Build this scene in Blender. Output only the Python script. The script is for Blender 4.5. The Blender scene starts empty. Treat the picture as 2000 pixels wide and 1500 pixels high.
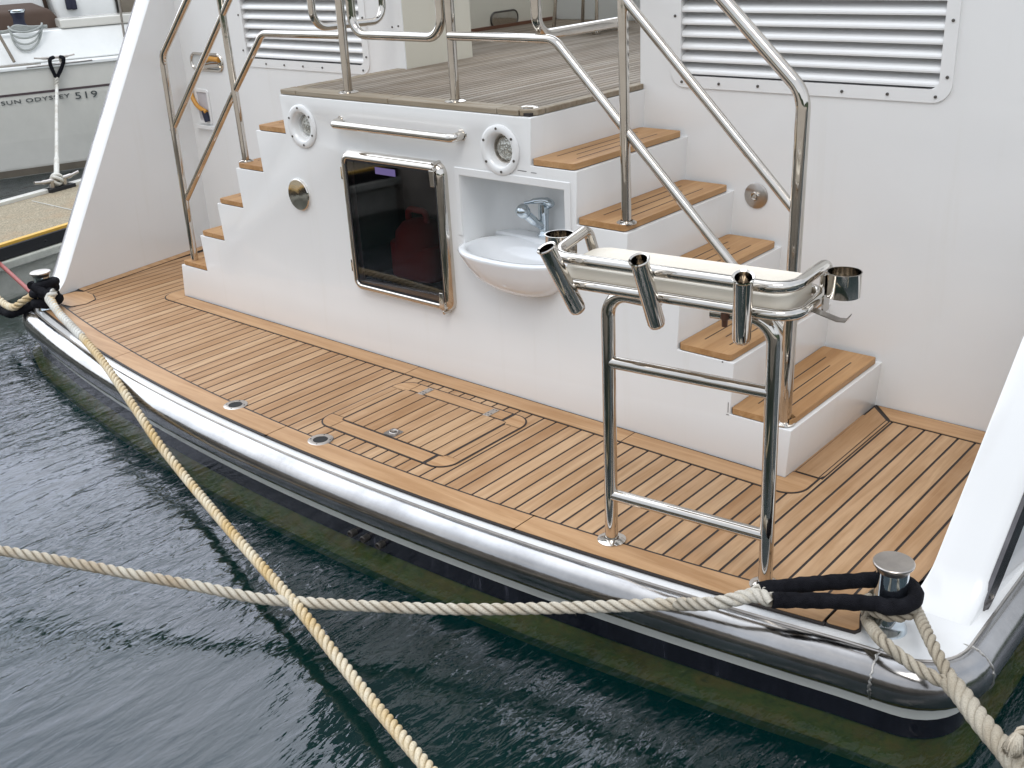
import bpy, bmesh, math, random
import numpy as np
from mathutils import Vector, Matrix
random.seed(7)
S = bpy.context.scene
COL = S.collection
PI = math.pi
# ------------------------------------------------------------------ camera
FPX = 2105.83
def _rot(a, b, c):
    ca, sa, cb, sb, cc, sc = np.cos(a), np.sin(a), np.cos(b), np.sin(b), np.cos(c), np.sin(c)
    yaw = np.array([[ca, sa, 0], [-sa, ca, 0], [0, 0, 1]])
    base = np.array([[1, 0, 0], [0, 0, -1], [0, 1, 0]])
    pit = np.array([[1, 0, 0], [0, cb, -sb], [0, sb, cb]])
    rol = np.array([[cc, -sc, 0], [sc, cc, 0], [0, 0, 1]])
    return rol @ pit @ base @ yaw
R = _rot(0.73362991, 0.40668245, -0.05502887)
C = np.array([1.712, -3.481, 2.076])
def ray(px, py): return R.T @ np.array([(px - 1000) / FPX, (py - 750) / FPX, 1.0])
def PZ(px, py, z=0.0):
    r = ray(px, py); return C + r * (z - C[2]) / r[2]
def PY(px, py, y=0.0):
    r = ray(px, py); return C + r * (y - C[1]) / r[1]
def PX(px, py, x=0.0):
    r = ray(px, py); return C + r * (x - C[0]) / r[0]
def PT(px, py, t): return C + ray(px, py) * t
def PP(px, py, P0, n):
    r = ray(px, py); return C + r * (((P0 - C) @ n) / (r @ n))
cam = bpy.data.objects.new('camera', bpy.data.cameras.new('camera'))
COL.objects.link(cam); S.camera = cam
M = np.eye(4); M[:3, 0] = R[0]; M[:3, 1] = -R[1]; M[:3, 2] = -R[2]; M[:3, 3] = C
cam.matrix_world = Matrix(M.tolist())
cam.data.sensor_width = 36; cam.data.lens = FPX / 2000 * 36
cam.data.clip_start = 0.05; cam.data.clip_end = 3000
S.render.resolution_x = 1024; S.render.resolution_y = 768
ZW = -0.285     # water level
# ------------------------------------------------------------------ materials
MATS = {}
class NT:
    def __init__(s, name):
        s.m = bpy.data.materials.new(name); s.m.use_nodes = True
        s.t = s.m.node_tree; s.t.nodes.clear()
        s.out = s.n('ShaderNodeOutputMaterial'); MATS[name] = s.m
    def n(s, typ, **kw):
        x = s.t.nodes.new(typ)
        for k, v in kw.items(): setattr(x, k, v)
        return x
    def l(s, a, b): s.t.links.new(a, b)
    def co(s, scale=(1, 1, 1), rot=(0, 0, 0)):
        tc = s.n('ShaderNodeTexCoord'); mp = s.n('ShaderNodeMapping')
        mp.inputs['Scale'].default_value = scale; mp.inputs['Rotation'].default_value = rot
        s.l(tc.outputs['Object'], mp.inputs['Vector']); return mp.outputs['Vector']
    def noise(s, vec, scale=5, detail=4, rough=.5, dist=0):
        x = s.n('ShaderNodeTexNoise'); x.inputs['Scale'].default_value = scale
        x.inputs['Detail'].default_value = detail; x.inputs['Roughness'].default_value = rough
        x.inputs['Distortion'].default_value = dist
        s.l(vec, x.inputs['Vector']); return x.outputs['Fac']
    def ramp(s, fac, stops):
        x = s.n('ShaderNodeValToRGB'); e = x.color_ramp.elements
        while len(e) < len(stops): e.new(.5)
        for i, (p, c) in enumerate(stops):
            e[i].position = p; e[i].color = (c[0], c[1], c[2], 1) if not isinstance(c, (int, float)) else (c, c, c, 1)
        s.l(fac, x.inputs['Fac']); return x.outputs['Color']
    def mix(s, fac, a, b, mode='MIX'):
        x = s.n('ShaderNodeMix', data_type='RGBA', blend_type=mode)
        if isinstance(fac, (int, float)): x.inputs[0].default_value = fac
        else: s.l(fac, x.inputs[0])
        for i, v in ((6, a), (7, b)):
            if isinstance(v, tuple): x.inputs[i].default_value = (v[0], v[1], v[2], 1)
            else: s.l(v, x.inputs[i])
        return x.outputs[2]
    def bump(s, h, strength=.3, dist=.01):
        x = s.n('ShaderNodeBump'); x.inputs['Strength'].default_value = strength
        x.inputs['Distance'].default_value = dist; s.l(h, x.inputs['Height']); return x.outputs['Normal']
    def bsdf(s, color, rough=.5, metal=0, normal=None, coat=0, spec=.5, coatr=.05):
        b = s.n('ShaderNodeBsdfPrincipled')
        if isinstance(color, tuple): b.inputs['Base Color'].default_value = (*color, 1)
        else: s.l(color, b.inputs['Base Color'])
        if isinstance(rough, (int, float)): b.inputs['Roughness'].default_value = rough
        else: s.l(rough, b.inputs['Roughness'])
        b.inputs['Metallic'].default_value = metal
        b.inputs['Coat Weight'].default_value = coat; b.inputs['Coat Roughness'].default_value = coatr
        b.inputs['Specular IOR Level'].default_value = spec
        if normal is not None: s.l(normal, b.inputs['Normal'])
        s.l(b.outputs[0], s.out.inputs['Surface']); return b

def mat_simple(name, col, rough=.5, metal=0, coat=0, var=.06, scale=6, bump=0, bscale=60, spec=.5):
    m = NT(name); v = m.co()
    f = m.noise(v, scale, 5, .6)
    c = m.ramp(f, [(.3, tuple(x * (1 - var) for x in col)), (.7, tuple(min(1, x * (1 + var)) for x in col))])
    nm = m.bump(m.noise(v, bscale, 3), bump, .003) if bump else None
    m.bsdf(c, rough, metal, nm, coat, spec); return m.m
# gelcoat with very faint waviness and streaks
def mat_gel(name, col):
    m = NT(name); v = m.co()
    f = m.noise(v, 1.6, 3, .5)
    st = m.noise(m.co((14, 14, .7)), 1.0, 4, .6)
    c = m.ramp(f, [(.3, tuple(x * .965 for x in col)), (.7, col)])
    c = m.mix(m.ramp(st, [(.58, 0.0), (.85, .34)]), c, tuple(x * f2 for x, f2 in zip(col, (.86, .84, .78))))
    nm = m.bump(m.noise(v, 2.2, 2), .12, .02)
    m.bsdf(c, .30, 0, nm, .7, .45, .05)
mat_gel('gelcoat_white', (.80, .80, .79))
mat_gel('gelcoat_cream', (.70, .66, .55))
mat_gel('gelcoat_grey', (.62, .64, .63))
m = NT('polished_steel'); v = m.co()
f = m.noise(v, 9, 3)
m.bsdf(m.ramp(f, [(.3, (.56, .52, .47)), (.7, (.67, .635, .585))]), m.ramp(m.noise(v, 30, 4), [(.3, .035), (.75, .11)]), 1, m.bump(m.noise(v, 14, 2), .04, .01))
m = NT('rail_steel'); v = m.co((3, 30, 30))
w = m.co()
f = m.noise(w, 3, 6, .65); sc = m.noise(m.co((2, 60, 60)), 3, 5, .7)
c = m.ramp(f, [(.3, (.28, .27, .265)), (.7, (.46, .45, .44))])
m.bsdf(c, m.ramp(sc, [(.35, .10), (.7, .24)]), 1, m.bump(sc, .025, .004))
mat_simple('chrome', (.60, .66, .70), .05, 1, var=.05)
mat_simple('satin_steel', (.50, .46, .42), .28, 1, var=.12, scale=20)
mat_simple('dark_steel', (.16, .15, .15), .22, 1, var=.3, scale=8)
mat_simple('weld_steel', (.50, .48, .45), .34, 1, var=.2, scale=60, bump=.9, bscale=120)
mat_simple('caulk_black', (.018, .012, .010), .6)
mat_simple('black_rubber', (.012, .012, .014), .7, bump=.3)
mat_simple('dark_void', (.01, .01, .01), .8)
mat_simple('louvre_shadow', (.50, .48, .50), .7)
mat_simple('screw_steel', (.14, .13, .12), .35, .8)
m = NT('boot_black'); v = m.co()
st = m.noise(m.co((9, 9, 1.2)), 2.0, 6, .7)
m.bsdf(m.ramp(st, [(.45, (.004, .0045, .009)), (.62, (.008, .009, .015)), (.74, (.07, .07, .09))]), .22, 0, None, .5)
mat_simple('boot_grey', (.50, .51, .47), .3, coat=.4)
m = NT('fouled_hull'); v = m.co()
f = m.noise(m.co((2, 2, 5)), 3, 8, .7)
m.bsdf(m.ramp(f, [(.25, (.05, .06, .014)), (.45, (.18, .19, .045)), (.60, (.27, .19, .05)), (.78, (.06, .06, .015))]), .9, 0, m.bump(f, .6, .02), spec=.1)
def mat_wood(name, c0, c1, c2, stretch, rough=.55, grain=1.0):
    m = NT(name)
    geo = m.n('ShaderNodeNewGeometry')
    tc = m.n('ShaderNodeTexCoord')
    # shift the grain per plank
    sh = m.n('ShaderNodeVectorMath', operation='SCALE'); cb = m.n('ShaderNodeCombineXYZ')
    m.l(geo.outputs['Random Per Island'], cb.inputs[0]); m.l(geo.outputs['Random Per Island'], cb.inputs[1]); m.l(geo.outputs['Random Per Island'], cb.inputs[2])
    m.l(cb.outputs[0], sh.inputs[0]); sh.inputs['Scale'].default_value = 37.0
    ad = m.n('ShaderNodeVectorMath', operation='ADD'); m.l(tc.outputs['Object'], ad.inputs[0]); m.l(sh.outputs[0], ad.inputs[1])
    mp = m.n('ShaderNodeMapping'); mp.inputs['Scale'].default_value = stretch; m.l(ad.outputs[0], mp.inputs['Vector'])
    g = m.noise(mp.outputs['Vector'], 1, 8, .62, .6)
    fine = m.noise(mp.outputs['Vector'], 4.5, 4, .6)
    base = m.ramp(geo.outputs['Random Per Island'], [(0, c0), (.5, c1), (1, c2)])
    dark = m.mix(1.0, base, (.77, .70, .61), 'MULTIPLY')
    c = m.mix(m.ramp(g, [(.38, 0.0), (.60, 1.0)]), base, dark)
    c = m.mix(m.ramp(fine, [(.45, 0.0), (.75, .30 * grain)]), c, tuple(x * .62 for x in c0))
    bl = m.noise(m.co(), 2.3, 4, .6)
    c = m.mix(m.ramp(bl, [(.45, 0.0), (.75, .30)]), c, tuple(min(1, x * 1.08 + .05) for x in c2))
    m.bsdf(c, rough, 0, m.bump(g, .18, .002), spec=.35)
TY = (26, 1.6, 26); TX = (1.6, 26, 26)
mat_wood('teak_y', (.395, .225, .108), (.45, .275, .145), (.515, .335, .19), TY)
mat_wood('teak_x', (.47, .28, .142), (.49, .295, .150), (.51, .312, .162), TX, .5, .5)
mat_wood('teak_tread', (.44, .245, .105), (.47, .27, .12), (.50, .30, .14), TY, .5, .8)
mat_wood('teak_weathered', (.215, .18, .14), (.27, .23, .185), (.33, .29, .24), (30, 1.2, 30), .75, 1.2)
mat_wood('teak_weathered_x', (.29, .245, .185), (.32, .275, .21), (.35, .305, .24), (1.2, 30, 30), .75)
def mat_rope(name, base, tan, amount):
    m = NT(name); v = m.co()
    f = m.noise(v, 5, 4, .6); fi = m.noise(v, 260, 3, .7)
    c = m.mix(m.ramp(f, [(.5 - amount, 0.0), (.5 + .28 - amount * .5, 1.0)]), base, tan)
    c = m.mix(m.ramp(fi, [(.45, 0.0), (.7, .45)]), c, tuple(x * .45 for x in tan))
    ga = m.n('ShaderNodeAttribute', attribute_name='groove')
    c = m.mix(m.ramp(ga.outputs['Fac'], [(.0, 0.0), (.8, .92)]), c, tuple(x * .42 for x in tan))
    m.bsdf(c, .85, 0, m.bump(fi, .7, .004), spec=.2)
mat_rope('rope_yellow', (.74, .66, .50), (.60, .40, .15), .10)
mat_rope('rope_cream', (.62, .57, .47), (.40, .30, .19), .04)
mat_rope('rope_taupe', (.50, .45, .36), (.34, .28, .20), .05)
mat_rope('rope_white', (.72, .71, .66), (.46, .42, .34), .02)
mat_rope('rope_splice', (.66, .62, .54), (.40, .34, .25), .03)
mat_rope('rope_grey', (.42, .44, .42), (.25, .26, .25), .0)
m = NT('sleeve_black'); v = m.co()
vo = m.n('ShaderNodeTexVoronoi'); vo.inputs['Scale'].default_value = 330; m.l(v, vo.inputs['Vector'])
m.bsdf(m.ramp(m.noise(v, 30, 4), [(.3, (.004, .004, .006)), (.7, (.013, .013, .017))]), .85, 0, m.bump(vo.outputs['Distance'], 1.0, .003, ), spec=.15)
mat_simple('orange_hose', (.55, .26, .04), .4)
mat_simple('red_line', (.30, .07, .06), .6)
mat_simple('red_reflection', (.42, .022, .022), .6)
mat_simple('purple_patch', (.16, .12, .30), .5)
mat_simple('porcelain', (.84, .86, .88), .08, coat=1, var=.01)
mat_simple('brown_trim', (.16, .07, .04), .4)
mat_simple('upholstery_brown', (.075, .045, .03), .75, bump=.2)
mat_simple('panel_taupe', (.20, .17, .13), .6, var=.15)
mat_simple('reflection_dark', (.035, .04, .045), .3)  # dark tone set to darken the slab's reflection in the water
mat_simple('stripe_dark', (.075, .05, .055), .4)
mat_simple('navy', (.012, .014, .035), .6)
mat_simple('tray_plastic', (.75, .69, .585), .4, coat=0, var=.03)
mat_simple('text_grey', (.06, .07, .07), .5)
mat_simple('sail_white', (.80, .81, .79), .3, coat=.3, var=.03)
mat_simple('sail_grey', (.66, .645, .59), .25, coat=.5, var=.03)
mat_simple('grey_nonskid', (.22, .20, .17), .8, bump=.4)
mat_simple('yellow_edge', (.62, .36, .05), .6)
m = NT('locker_glass')
tr = m.n('ShaderNodeBsdfTransparent'); tr.inputs[0].default_value = (.62, .58, .58, 1)
gl = m.n('ShaderNodeBsdfGlossy'); gl.inputs['Roughness'].default_value = .03; gl.inputs[0].default_value = (.9, .9, .95, 1)
fr = m.n('ShaderNodeFresnel'); fr.inputs[0].default_value = 1.95
mx = m.n('ShaderNodeMixShader'); m.l(fr.outputs[0], mx.inputs[0]); m.l(tr.outputs[0], mx.inputs[1]); m.l(gl.outputs[0], mx.inputs[2]); m.l(mx.outputs[0], m.out.inputs['Surface'])
m = NT('lamp_lens'); v = m.co()
vo = m.n('ShaderNodeTexVoronoi'); vo.inputs['Scale'].default_value = 110; m.l(v, vo.inputs['Vector'])
m.bsdf(m.ramp(vo.outputs['Distance'], [(.1, (.75, .76, .70)), (.6, (.35, .34, .30))]), .12, .55, m.bump(vo.outputs['Distance'], .9, .004), 1)
# concrete / pebble
m = NT('pebble_deck'); v = m.co()
f = m.noise(v, 90, 5, .75); g = m.noise(v, 2.0, 4, .6)
c = m.ramp(f, [(.3, (.10, .085, .06)), (.5, (.27, .225, .15)), (.72, (.52, .46, .34))])
c = m.mix(m.ramp(g, [(.5, 0.0), (.75, .5)]), c, (.34, .20, .10))
m.bsdf(c, .9, 0, m.bump(f, .5, .006))
m = NT('old_concrete'); v = m.co()
f = m.noise(v, 3, 8, .7); g = m.noise(m.co((1, 1, 8)), 2, 6, .7)
c = m.ramp(f, [(.3, (.36, .37, .32)), (.6, (.56, .56, .50)), (.8, (.30, .31, .26))])
c = m.mix(m.ramp(g, [(.55, 0.0), (.7, .6)]), c, (.20, .22, .18))
m.bsdf(c, .85, 0, m.bump(f, .4, .01))
mat_simple('quay_stone', (.30, .265, .22), .9, var=.3, scale=2, bump=.4, bscale=20)
mat_simple('reflection_green', (.035, .05, .025), .95, var=.5, scale=.15)
mat_simple('murk_sheet', (.004, .022, .020), .95, var=.3, scale=.8, spec=0)
# water: fresnel reflection over murky green, partly clear
m = NT('water'); 
def wv(sx, sy, rz, sc, det, ro, di=0): return m.noise(m.co((sx, sy, 1), (0, 0, rz)), sc, det, ro, di)
h1 = wv(17, 6.0, math.radians(-14), 1.0, 3, .5, .35)
h2 = wv(4.6, 1.8, math.radians(8), 1.0, 2, .5, .3)
h3 = wv(38, 12, math.radians(-24), 1.0, 2, .5, .5)
patch = m.ramp(m.noise(m.co((.9, .6, 1), (0, 0, .5)), 1.0, 3, .5), [(.38, .35), (.62, 1.0)])
def mth(op, a, b):
    x = m.n('ShaderNodeMath', operation=op)
    for i, q in enumerate((a, b)):
        if isinstance(q, (int, float)): x.inputs[i].default_value = q
        else: m.l(q, x.inputs[i])
    return x.outputs[0]
hh = mth('ADD', mth('MULTIPLY', h1, mth('MULTIPLY', patch, .0125)), mth('ADD', mth('MULTIPLY', h2, .018), mth('MULTIPLY', h3, mth('MULTIPLY', patch, .0056))))
bm_ = m.n('ShaderNodeBump'); bm_.inputs['Strength'].default_value = 1; bm_.inputs['Distance'].default_value = 1.0
m.l(hh, bm_.inputs['Height']); WN = bm_.outputs['Normal']
gl = m.n('ShaderNodeBsdfGlossy'); gl.inputs['Roughness'].default_value = .015; gl.inputs[0].default_value = (.95, .93, 1, 1); m.l(WN, gl.inputs['Normal'])
df = m.n('ShaderNodeBsdfDiffuse'); df.inputs[0].default_value = (.001, .036, .034, 1)
tr = m.n('ShaderNodeBsdfTransparent'); tr.inputs[0].default_value = (.90, .97, .84, 1)
m1 = m.n('ShaderNodeMixShader'); m1.inputs[0].default_value = .28; m.l(tr.outputs[0], m1.inputs[1]); m.l(df.outputs[0], m1.inputs[2])
fr = m.n('ShaderNodeFresnel'); fr.inputs[0].default_value = 1.52; m.l(WN, fr.inputs['Normal'])
m2 = m.n('ShaderNodeMixShader'); m.l(fr.outputs[0], m2.inputs[0]); m.l(m1.outputs[0], m2.inputs[1]); m.l(gl.outputs[0], m2.inputs[2])
m.l(m2.outputs[0], m.out.inputs['Surface'])
# ------------------------------------------------------------------ objects
ORG = {}
def tag(o, label=None, cat=None, group=None, kind=None):
    if label: o['label'] = label
    if cat: o['category'] = cat
    if group: o['group'] = group
    if kind: o['kind'] = kind
    return o
def thing(name, loc, label, cat, group=None):
    o = bpy.data.objects.new(name, None); COL.objects.link(o); o.location = loc; o.empty_display_size = .1
    ORG[o.name] = Vector(loc); return tag(o, label, cat, group)
class MB:
    def __init__(s): s.v = []; s.f = []; s.mi = []; s.k = 0; s.att = {}
    def add(s, vs, fs, mi=None):
        o = len(s.v); s.v += [tuple(map(float, p)) for p in vs]
        s.f += [tuple(i + o for i in q) for q in fs]; s.mi += [s.k if mi is None else mi] * len(fs); return s
    def box(s, a, b, mi=None):
        x0, y0, z0 = a; x1, y1, z1 = b
        return s.add([(x0, y0, z0), (x1, y0, z0), (x1, y1, z0), (x0, y1, z0), (x0, y0, z1), (x1, y0, z1), (x1, y1, z1), (x0, y1, z1)],
                     [(0, 3, 2, 1), (4, 5, 6, 7), (0, 1, 5, 4), (1, 2, 6, 5), (2, 3, 7, 6), (3, 0, 4, 7)], mi)
    def prism(s, poly, z0, z1, mi=None):      # poly in xy, counterclockwise
        n = len(poly)
        return s.add([(x, y, z0) for x, y in poly] + [(x, y, z1) for x, y in poly],
                     [tuple(range(n - 1, -1, -1)), tuple(range(n, 2 * n))] + [(i, (i + 1) % n, n + (i + 1) % n, n + i) for i in range(n)], mi)
    def prismy(s, poly, y0, y1, mi=None):     # poly in xz
        n = len(poly)
        return s.add([(x, y0, z) for x, z in poly] + [(x, y1, z) for x, z in poly],
                     [tuple(range(n)), tuple(range(2 * n - 1, n - 1, -1))] + [(i, n + i, n + (i + 1) % n, (i + 1) % n) for i in range(n)], mi)
    def hull8(s, a, b, mi=None):              # two quads of 4 points joined
        return s.add(list(a) + list(b), [(3, 2, 1, 0), (4, 5, 6, 7)] + [(i, (i + 1) % 4, 4 + (i + 1) % 4, 4 + i) for i in range(4)], mi)
    def tube(s, path, r, n=16, closed=False, mi=None, caps=True, wob=None):
        P = [Vector(p) for p in path]; N = len(P); rings = []; up = None
        for i in range(N):
            if closed: t = (P[(i + 1) % N] - P[i - 1])
            else: t = P[min(i + 1, N - 1)] - P[max(i - 1, 0)]
            t = t.normalized() if t.length > 1e-9 else Vector((0, 0, 1))
            if up is None:
                up = Vector((0, 0, 1)) if abs(t.z) < .9 else Vector((1, 0, 0))
            up = (up - t * up.dot(t)); up = up.normalized() if up.length > 1e-6 else t.orthogonal().normalized()
            sd = t.cross(up)
            rr = r[i] if isinstance(r, (list, tuple)) else r
            ring = []
            for k in range(n):
                a = 2 * PI * k / n; q = rr if wob is None else rr * wob(i, k)
                ring.append(P[i] + sd * math.cos(a) * q + up * math.sin(a) * q)
            rings.append(ring)
        vs = [p for ring in rings for p in ring]; fs = []
        for i in range(N if closed else N - 1):
            j = (i + 1) % N
            for k in range(n): fs.append((i * n + k, i * n + (k + 1) % n, j * n + (k + 1) % n, j * n + k))
        if caps and not closed:
            fs.append(tuple(range(n - 1, -1, -1))); fs.append(tuple((N - 1) * n + k for k in range(n)))
        return s.add(vs, fs, mi)
    def lathe(s, prof, org, axis=(0, 0, 1), n=32, mi=None, caps=False):
        ax = Vector(axis).normalized(); a = ax.orthogonal().normalized(); b = ax.cross(a); o = Vector(org); vs = []; fs = []
        for r, h in prof:
            for k in range(n):
                t = 2 * PI * k / n; vs.append(o + ax * h + (a * math.cos(t) + b * math.sin(t)) * max(r, 1e-5))
        for i in range(len(prof) - 1):
            for k in range(n): fs.append((i * n + k, i * n + (k + 1) % n, (i + 1) * n + (k + 1) % n, (i + 1) * n + k))
        return s.add(vs, fs, mi)
    def build(s, name, mats, parent=None, smooth=35, bevel=0, seg=3, origin=None, label=None):
        me = bpy.data.meshes.new(name)
        if parent is not None: o0 = ORG[parent.name]
        else: o0 = Vector(origin) if origin is not None else Vector((0, 0, 0))
        me.from_pydata([(x - o0.x, y - o0.y, z - o0.z) for x, y, z in s.v], [], s.f)
        if isinstance(mats, str): mats = [mats]
        for q in mats: me.materials.append(MATS[q])
        for p, k in zip(me.polygons, s.mi): p.material_index = k
        if s.att:
            at = me.attributes.new('groove', 'FLOAT', 'POINT')
            for i_, v_ in s.att.items(): at.data[i_].value = v_
        b = bmesh.new(); b.from_mesh(me); bmesh.ops.recalc_face_normals(b, faces=b.faces); b.to_mesh(me); b.free()
        o = bpy.data.objects.new(name, me); COL.objects.link(o)
        ORG[o.name] = o0
        if parent is not None: o.parent = parent
        else: o.location = o0
        if smooth:
            me.shade_smooth(); me.set_sharp_from_angle(angle=math.radians(smooth))
        if bevel:
            bv = o.modifiers.new('bevel', 'BEVEL'); bv.width = bevel; bv.segments = seg; bv.limit_method = 'ANGLE'; bv.angle_limit = math.radians(40); bv.harden_normals = False
            me.shade_smooth(); me.set_sharp_from_angle(angle=math.radians(70))
        if label: o['label'] = label
        return o
def fillet(pts, r, seg=8, closed=False):
    P = [Vector(p) for p in pts]; out = []
    n = len(P)
    for i in range(n):
        if not closed and i in (0, n - 1): out.append(P[i]); continue
        a, b, c = P[i - 1], P[i], P[(i + 1) % n]
        d1 = (a - b); d2 = (c - b); l1, l2 = d1.length, d2.length; d1.normalize(); d2.normalize()
        ang = d1.angle(d2)
        if ang > PI - .02: out.append(b); continue
        rr = r[i] if isinstance(r, (list, tuple)) else r
        if rr < 1e-5: out.append(b); continue
        t = min(rr / math.tan(ang / 2), l1 * .49, l2 * .49); re = t * math.tan(ang / 2)
        bis = (d1 + d2).normalized(); cen = b + bis * (re / math.sin(ang / 2))
        s0 = b + d1 * t - cen; s1 = b + d2 * t - cen; tot = s0.angle(s1); 
        for k in range(seg + 1):
            u = k / seg; out.append(cen + (s0 * math.sin((1 - u) * tot) + s1 * math.sin(u * tot)) / math.sin(tot))
    return out
def f2(poly, r, seg=6):
    return [(p.x, p.y) for p in fillet([(x, y, 0) for x, y in poly], r, seg, True)]
def dense(path, step):
    P = [Vector(p) for p in path]; out = [P[0]]
    for a, b in zip(P, P[1:]):
        k = max(1, int((b - a).length / step))
        out += [a.lerp(b, (i + 1) / k) for i in range(k)]
    return out
def catmull(pts, n=12):
    P = [Vector(p) for p in pts]; P = [P[0] * 2 - P[1]] + P + [P[-1] * 2 - P[-2]]; out = []
    for i in range(1, len(P) - 2):
        a, b, c, d = P[i - 1:i + 3]
        for k in range(n):
            t = k / n
            out.append(.5 * ((2 * b) + (c - a) * t + (2 * a - 5 * b + 4 * c - d) * t * t + (3 * b - a - 3 * c + d) * t ** 3))
    out.append(P[-2]); return out
def resample(path, step):
    P = [Vector(p) for p in path]; L = [0]
    for a, b in zip(P, P[1:]): L.append(L[-1] + (b - a).length)
    n = max(2, int(L[-1] / step)); out = []; j = 0
    for i in range(n + 1):
        s = L[-1] * i / n
        while j < len(L) - 2 and L[j + 1] < s: j += 1
        out.append(P[j].lerp(P[j + 1], (s - L[j]) / max(1e-9, L[j + 1] - L[j])))
    return out
def rope_mb(mb, path, R_, pitch, strands=3, mi=None, fuzz=0, n=12, hand=-1, ph0=0.0, taper=None):
    P = resample(path, pitch / 14); N = len(P); up = None; fr = []
    for i in range(N):
        t = (P[min(i + 1, N - 1)] - P[max(i - 1, 0)]).normalized()
        if up is None: up = Vector((0, 0, 1)) if abs(t.z) < .9 else Vector((1, 0, 0))
        up = (up - t * up.dot(t)).normalized(); fr.append((t, up, t.cross(up)))
    for s in range(strands):
        pts = []; rad = []
        for i in range(N):
            ph = ph0 + hand * 2 * PI * i / 14 + 2 * PI * s / strands
            k = 1 if taper is None else taper(i / (N - 1))
            off = R_ * .53 * k
            pts.append(P[i] + fr[i][1] * math.sin(ph) * off + fr[i][2] * math.cos(ph) * off); rad.append(R_ * .53 * k)
        o0_ = len(mb.v); mb.tube(pts, rad, n, mi=mi)
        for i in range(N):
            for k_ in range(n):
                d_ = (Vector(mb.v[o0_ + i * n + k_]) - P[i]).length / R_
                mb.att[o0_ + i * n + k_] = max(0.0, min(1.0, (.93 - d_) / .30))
    for _ in range(int(fuzz * N)):
        i = random.randrange(1, N - 1); a = random.random() * 2 * PI
        t, u, w = fr[i]; d = (u * math.sin(a) + w * math.cos(a)); p = P[i] + d * R_ * .9
        q = p + d * random.uniform(.002, .009) + t * random.uniform(-.008, .008) + Vector((0, 0, random.uniform(-.003, .001)))
        e = t * .0006
        mb.add([p - e, p + e, q], [(0, 1, 2)], mi)
    return mb
def carve(o, cutters, bevel=0, ang=40):
    for c in cutters:
        bo = o.modifiers.new('cut', 'BOOLEAN'); bo.object = c; bo.operation = 'DIFFERENCE'; bo.solver = 'EXACT'
    if bevel:
        bv = o.modifiers.new('bevel', 'BEVEL'); bv.width = bevel; bv.segments = 3; bv.limit_method = 'ANGLE'; bv.angle_limit = math.radians(ang)
    dg = bpy.context.evaluated_depsgraph_get(); dg.update()
    me = bpy.data.meshes.new_from_object(o.evaluated_get(dg)); o.modifiers.clear(); o.data = me
    me.shade_smooth(); me.set_sharp_from_angle(angle=math.radians(50))
    for c in cutters: bpy.data.objects.remove(c)
# ================================================================== MOTOR YACHT
def Ya(x): return .036 * x * x + .127 * x - .863
YROOT = (-2.087, 0, 0)
yacht = thing('motor_yacht', YROOT, 'large white motor yacht with teak swim platform, stern steps and steel rails', 'yacht')
MIR = -4.174
LVL = [.208, .432, .657, .885, 1.11, 1.31]
NR = [.008, -.2486, -.500, -.752, -1.003, -1.24]
NL = [-4.135, -3.872, -3.637, -3.400, -3.164, -2.922]
# --- transom
poly = [(-.008, -.03)]
for i in range(6):
    poly.append((NR[i], LVL[i]))
    if i < 5: poly.append((NR[i + 1] - .013, LVL[i]))
poly += [(NL[5], LVL[5])]
for i in range(4, -1, -1):
    poly.append((NL[i + 1] + .013, LVL[i])); poly.append((NL[i], LVL[i]))
poly.append((-4.165, -.03))
tb = MB().prismy(poly[::-1], 0, .86)
transom = tb.build('transom', 'gelcoat_white', yacht)
cuts_ = [MB().prism(f2([(-1.672, -.2), (-1.075, -.2), (-1.075, .30), (-1.672, .30)], [0, 0, .02, .16], 10), .60, 1.025).build('cutter', 'gelcoat_white', yacht, smooth=0),
         MB().box((-2.42, -.2, .40), (-1.79, .34, 1.03)).build('cutter', 'gelcoat_white', yacht, smooth=0)]
for cx_ in (-2.762, -1.418): cuts_.append(MB().lathe([(0, -.06), (.070, -.06), (.070, .06), (0, .06)], (cx_, 0, 1.1625), (0, -1, 0), 40).build('cutter', 'gelcoat_white', yacht, smooth=0))
carve(transom, cuts_, .011)
# locker inside behind the glass door
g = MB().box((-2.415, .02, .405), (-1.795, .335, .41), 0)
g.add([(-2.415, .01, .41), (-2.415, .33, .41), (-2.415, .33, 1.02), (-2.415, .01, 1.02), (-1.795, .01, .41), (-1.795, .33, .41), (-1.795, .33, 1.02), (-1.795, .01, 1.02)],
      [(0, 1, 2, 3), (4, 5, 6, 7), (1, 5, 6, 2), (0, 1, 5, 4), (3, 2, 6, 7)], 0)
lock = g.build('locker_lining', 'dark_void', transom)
g = MB(); g.prism(f2([(-2.34, .10), (-2.02, .10), (-2.02, .27), (-2.34, .27)], .07), .412, .60)
g.lathe([(.13, .58), (.12, .66), (.085, .70), (.04, .715), (0, .72)], (-2.17, .19, 0), n=24); g.tube(fillet([(-2.24, .19, .69), (-2.24, .19, .76), (-2.11, .19, .76), (-2.11, .19, .69)], .03), .016)
g.build('red_reflection_shape', 'red_reflection', transom, bevel=.02)  # made-up shape standing in for a red reflection in the glass
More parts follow.
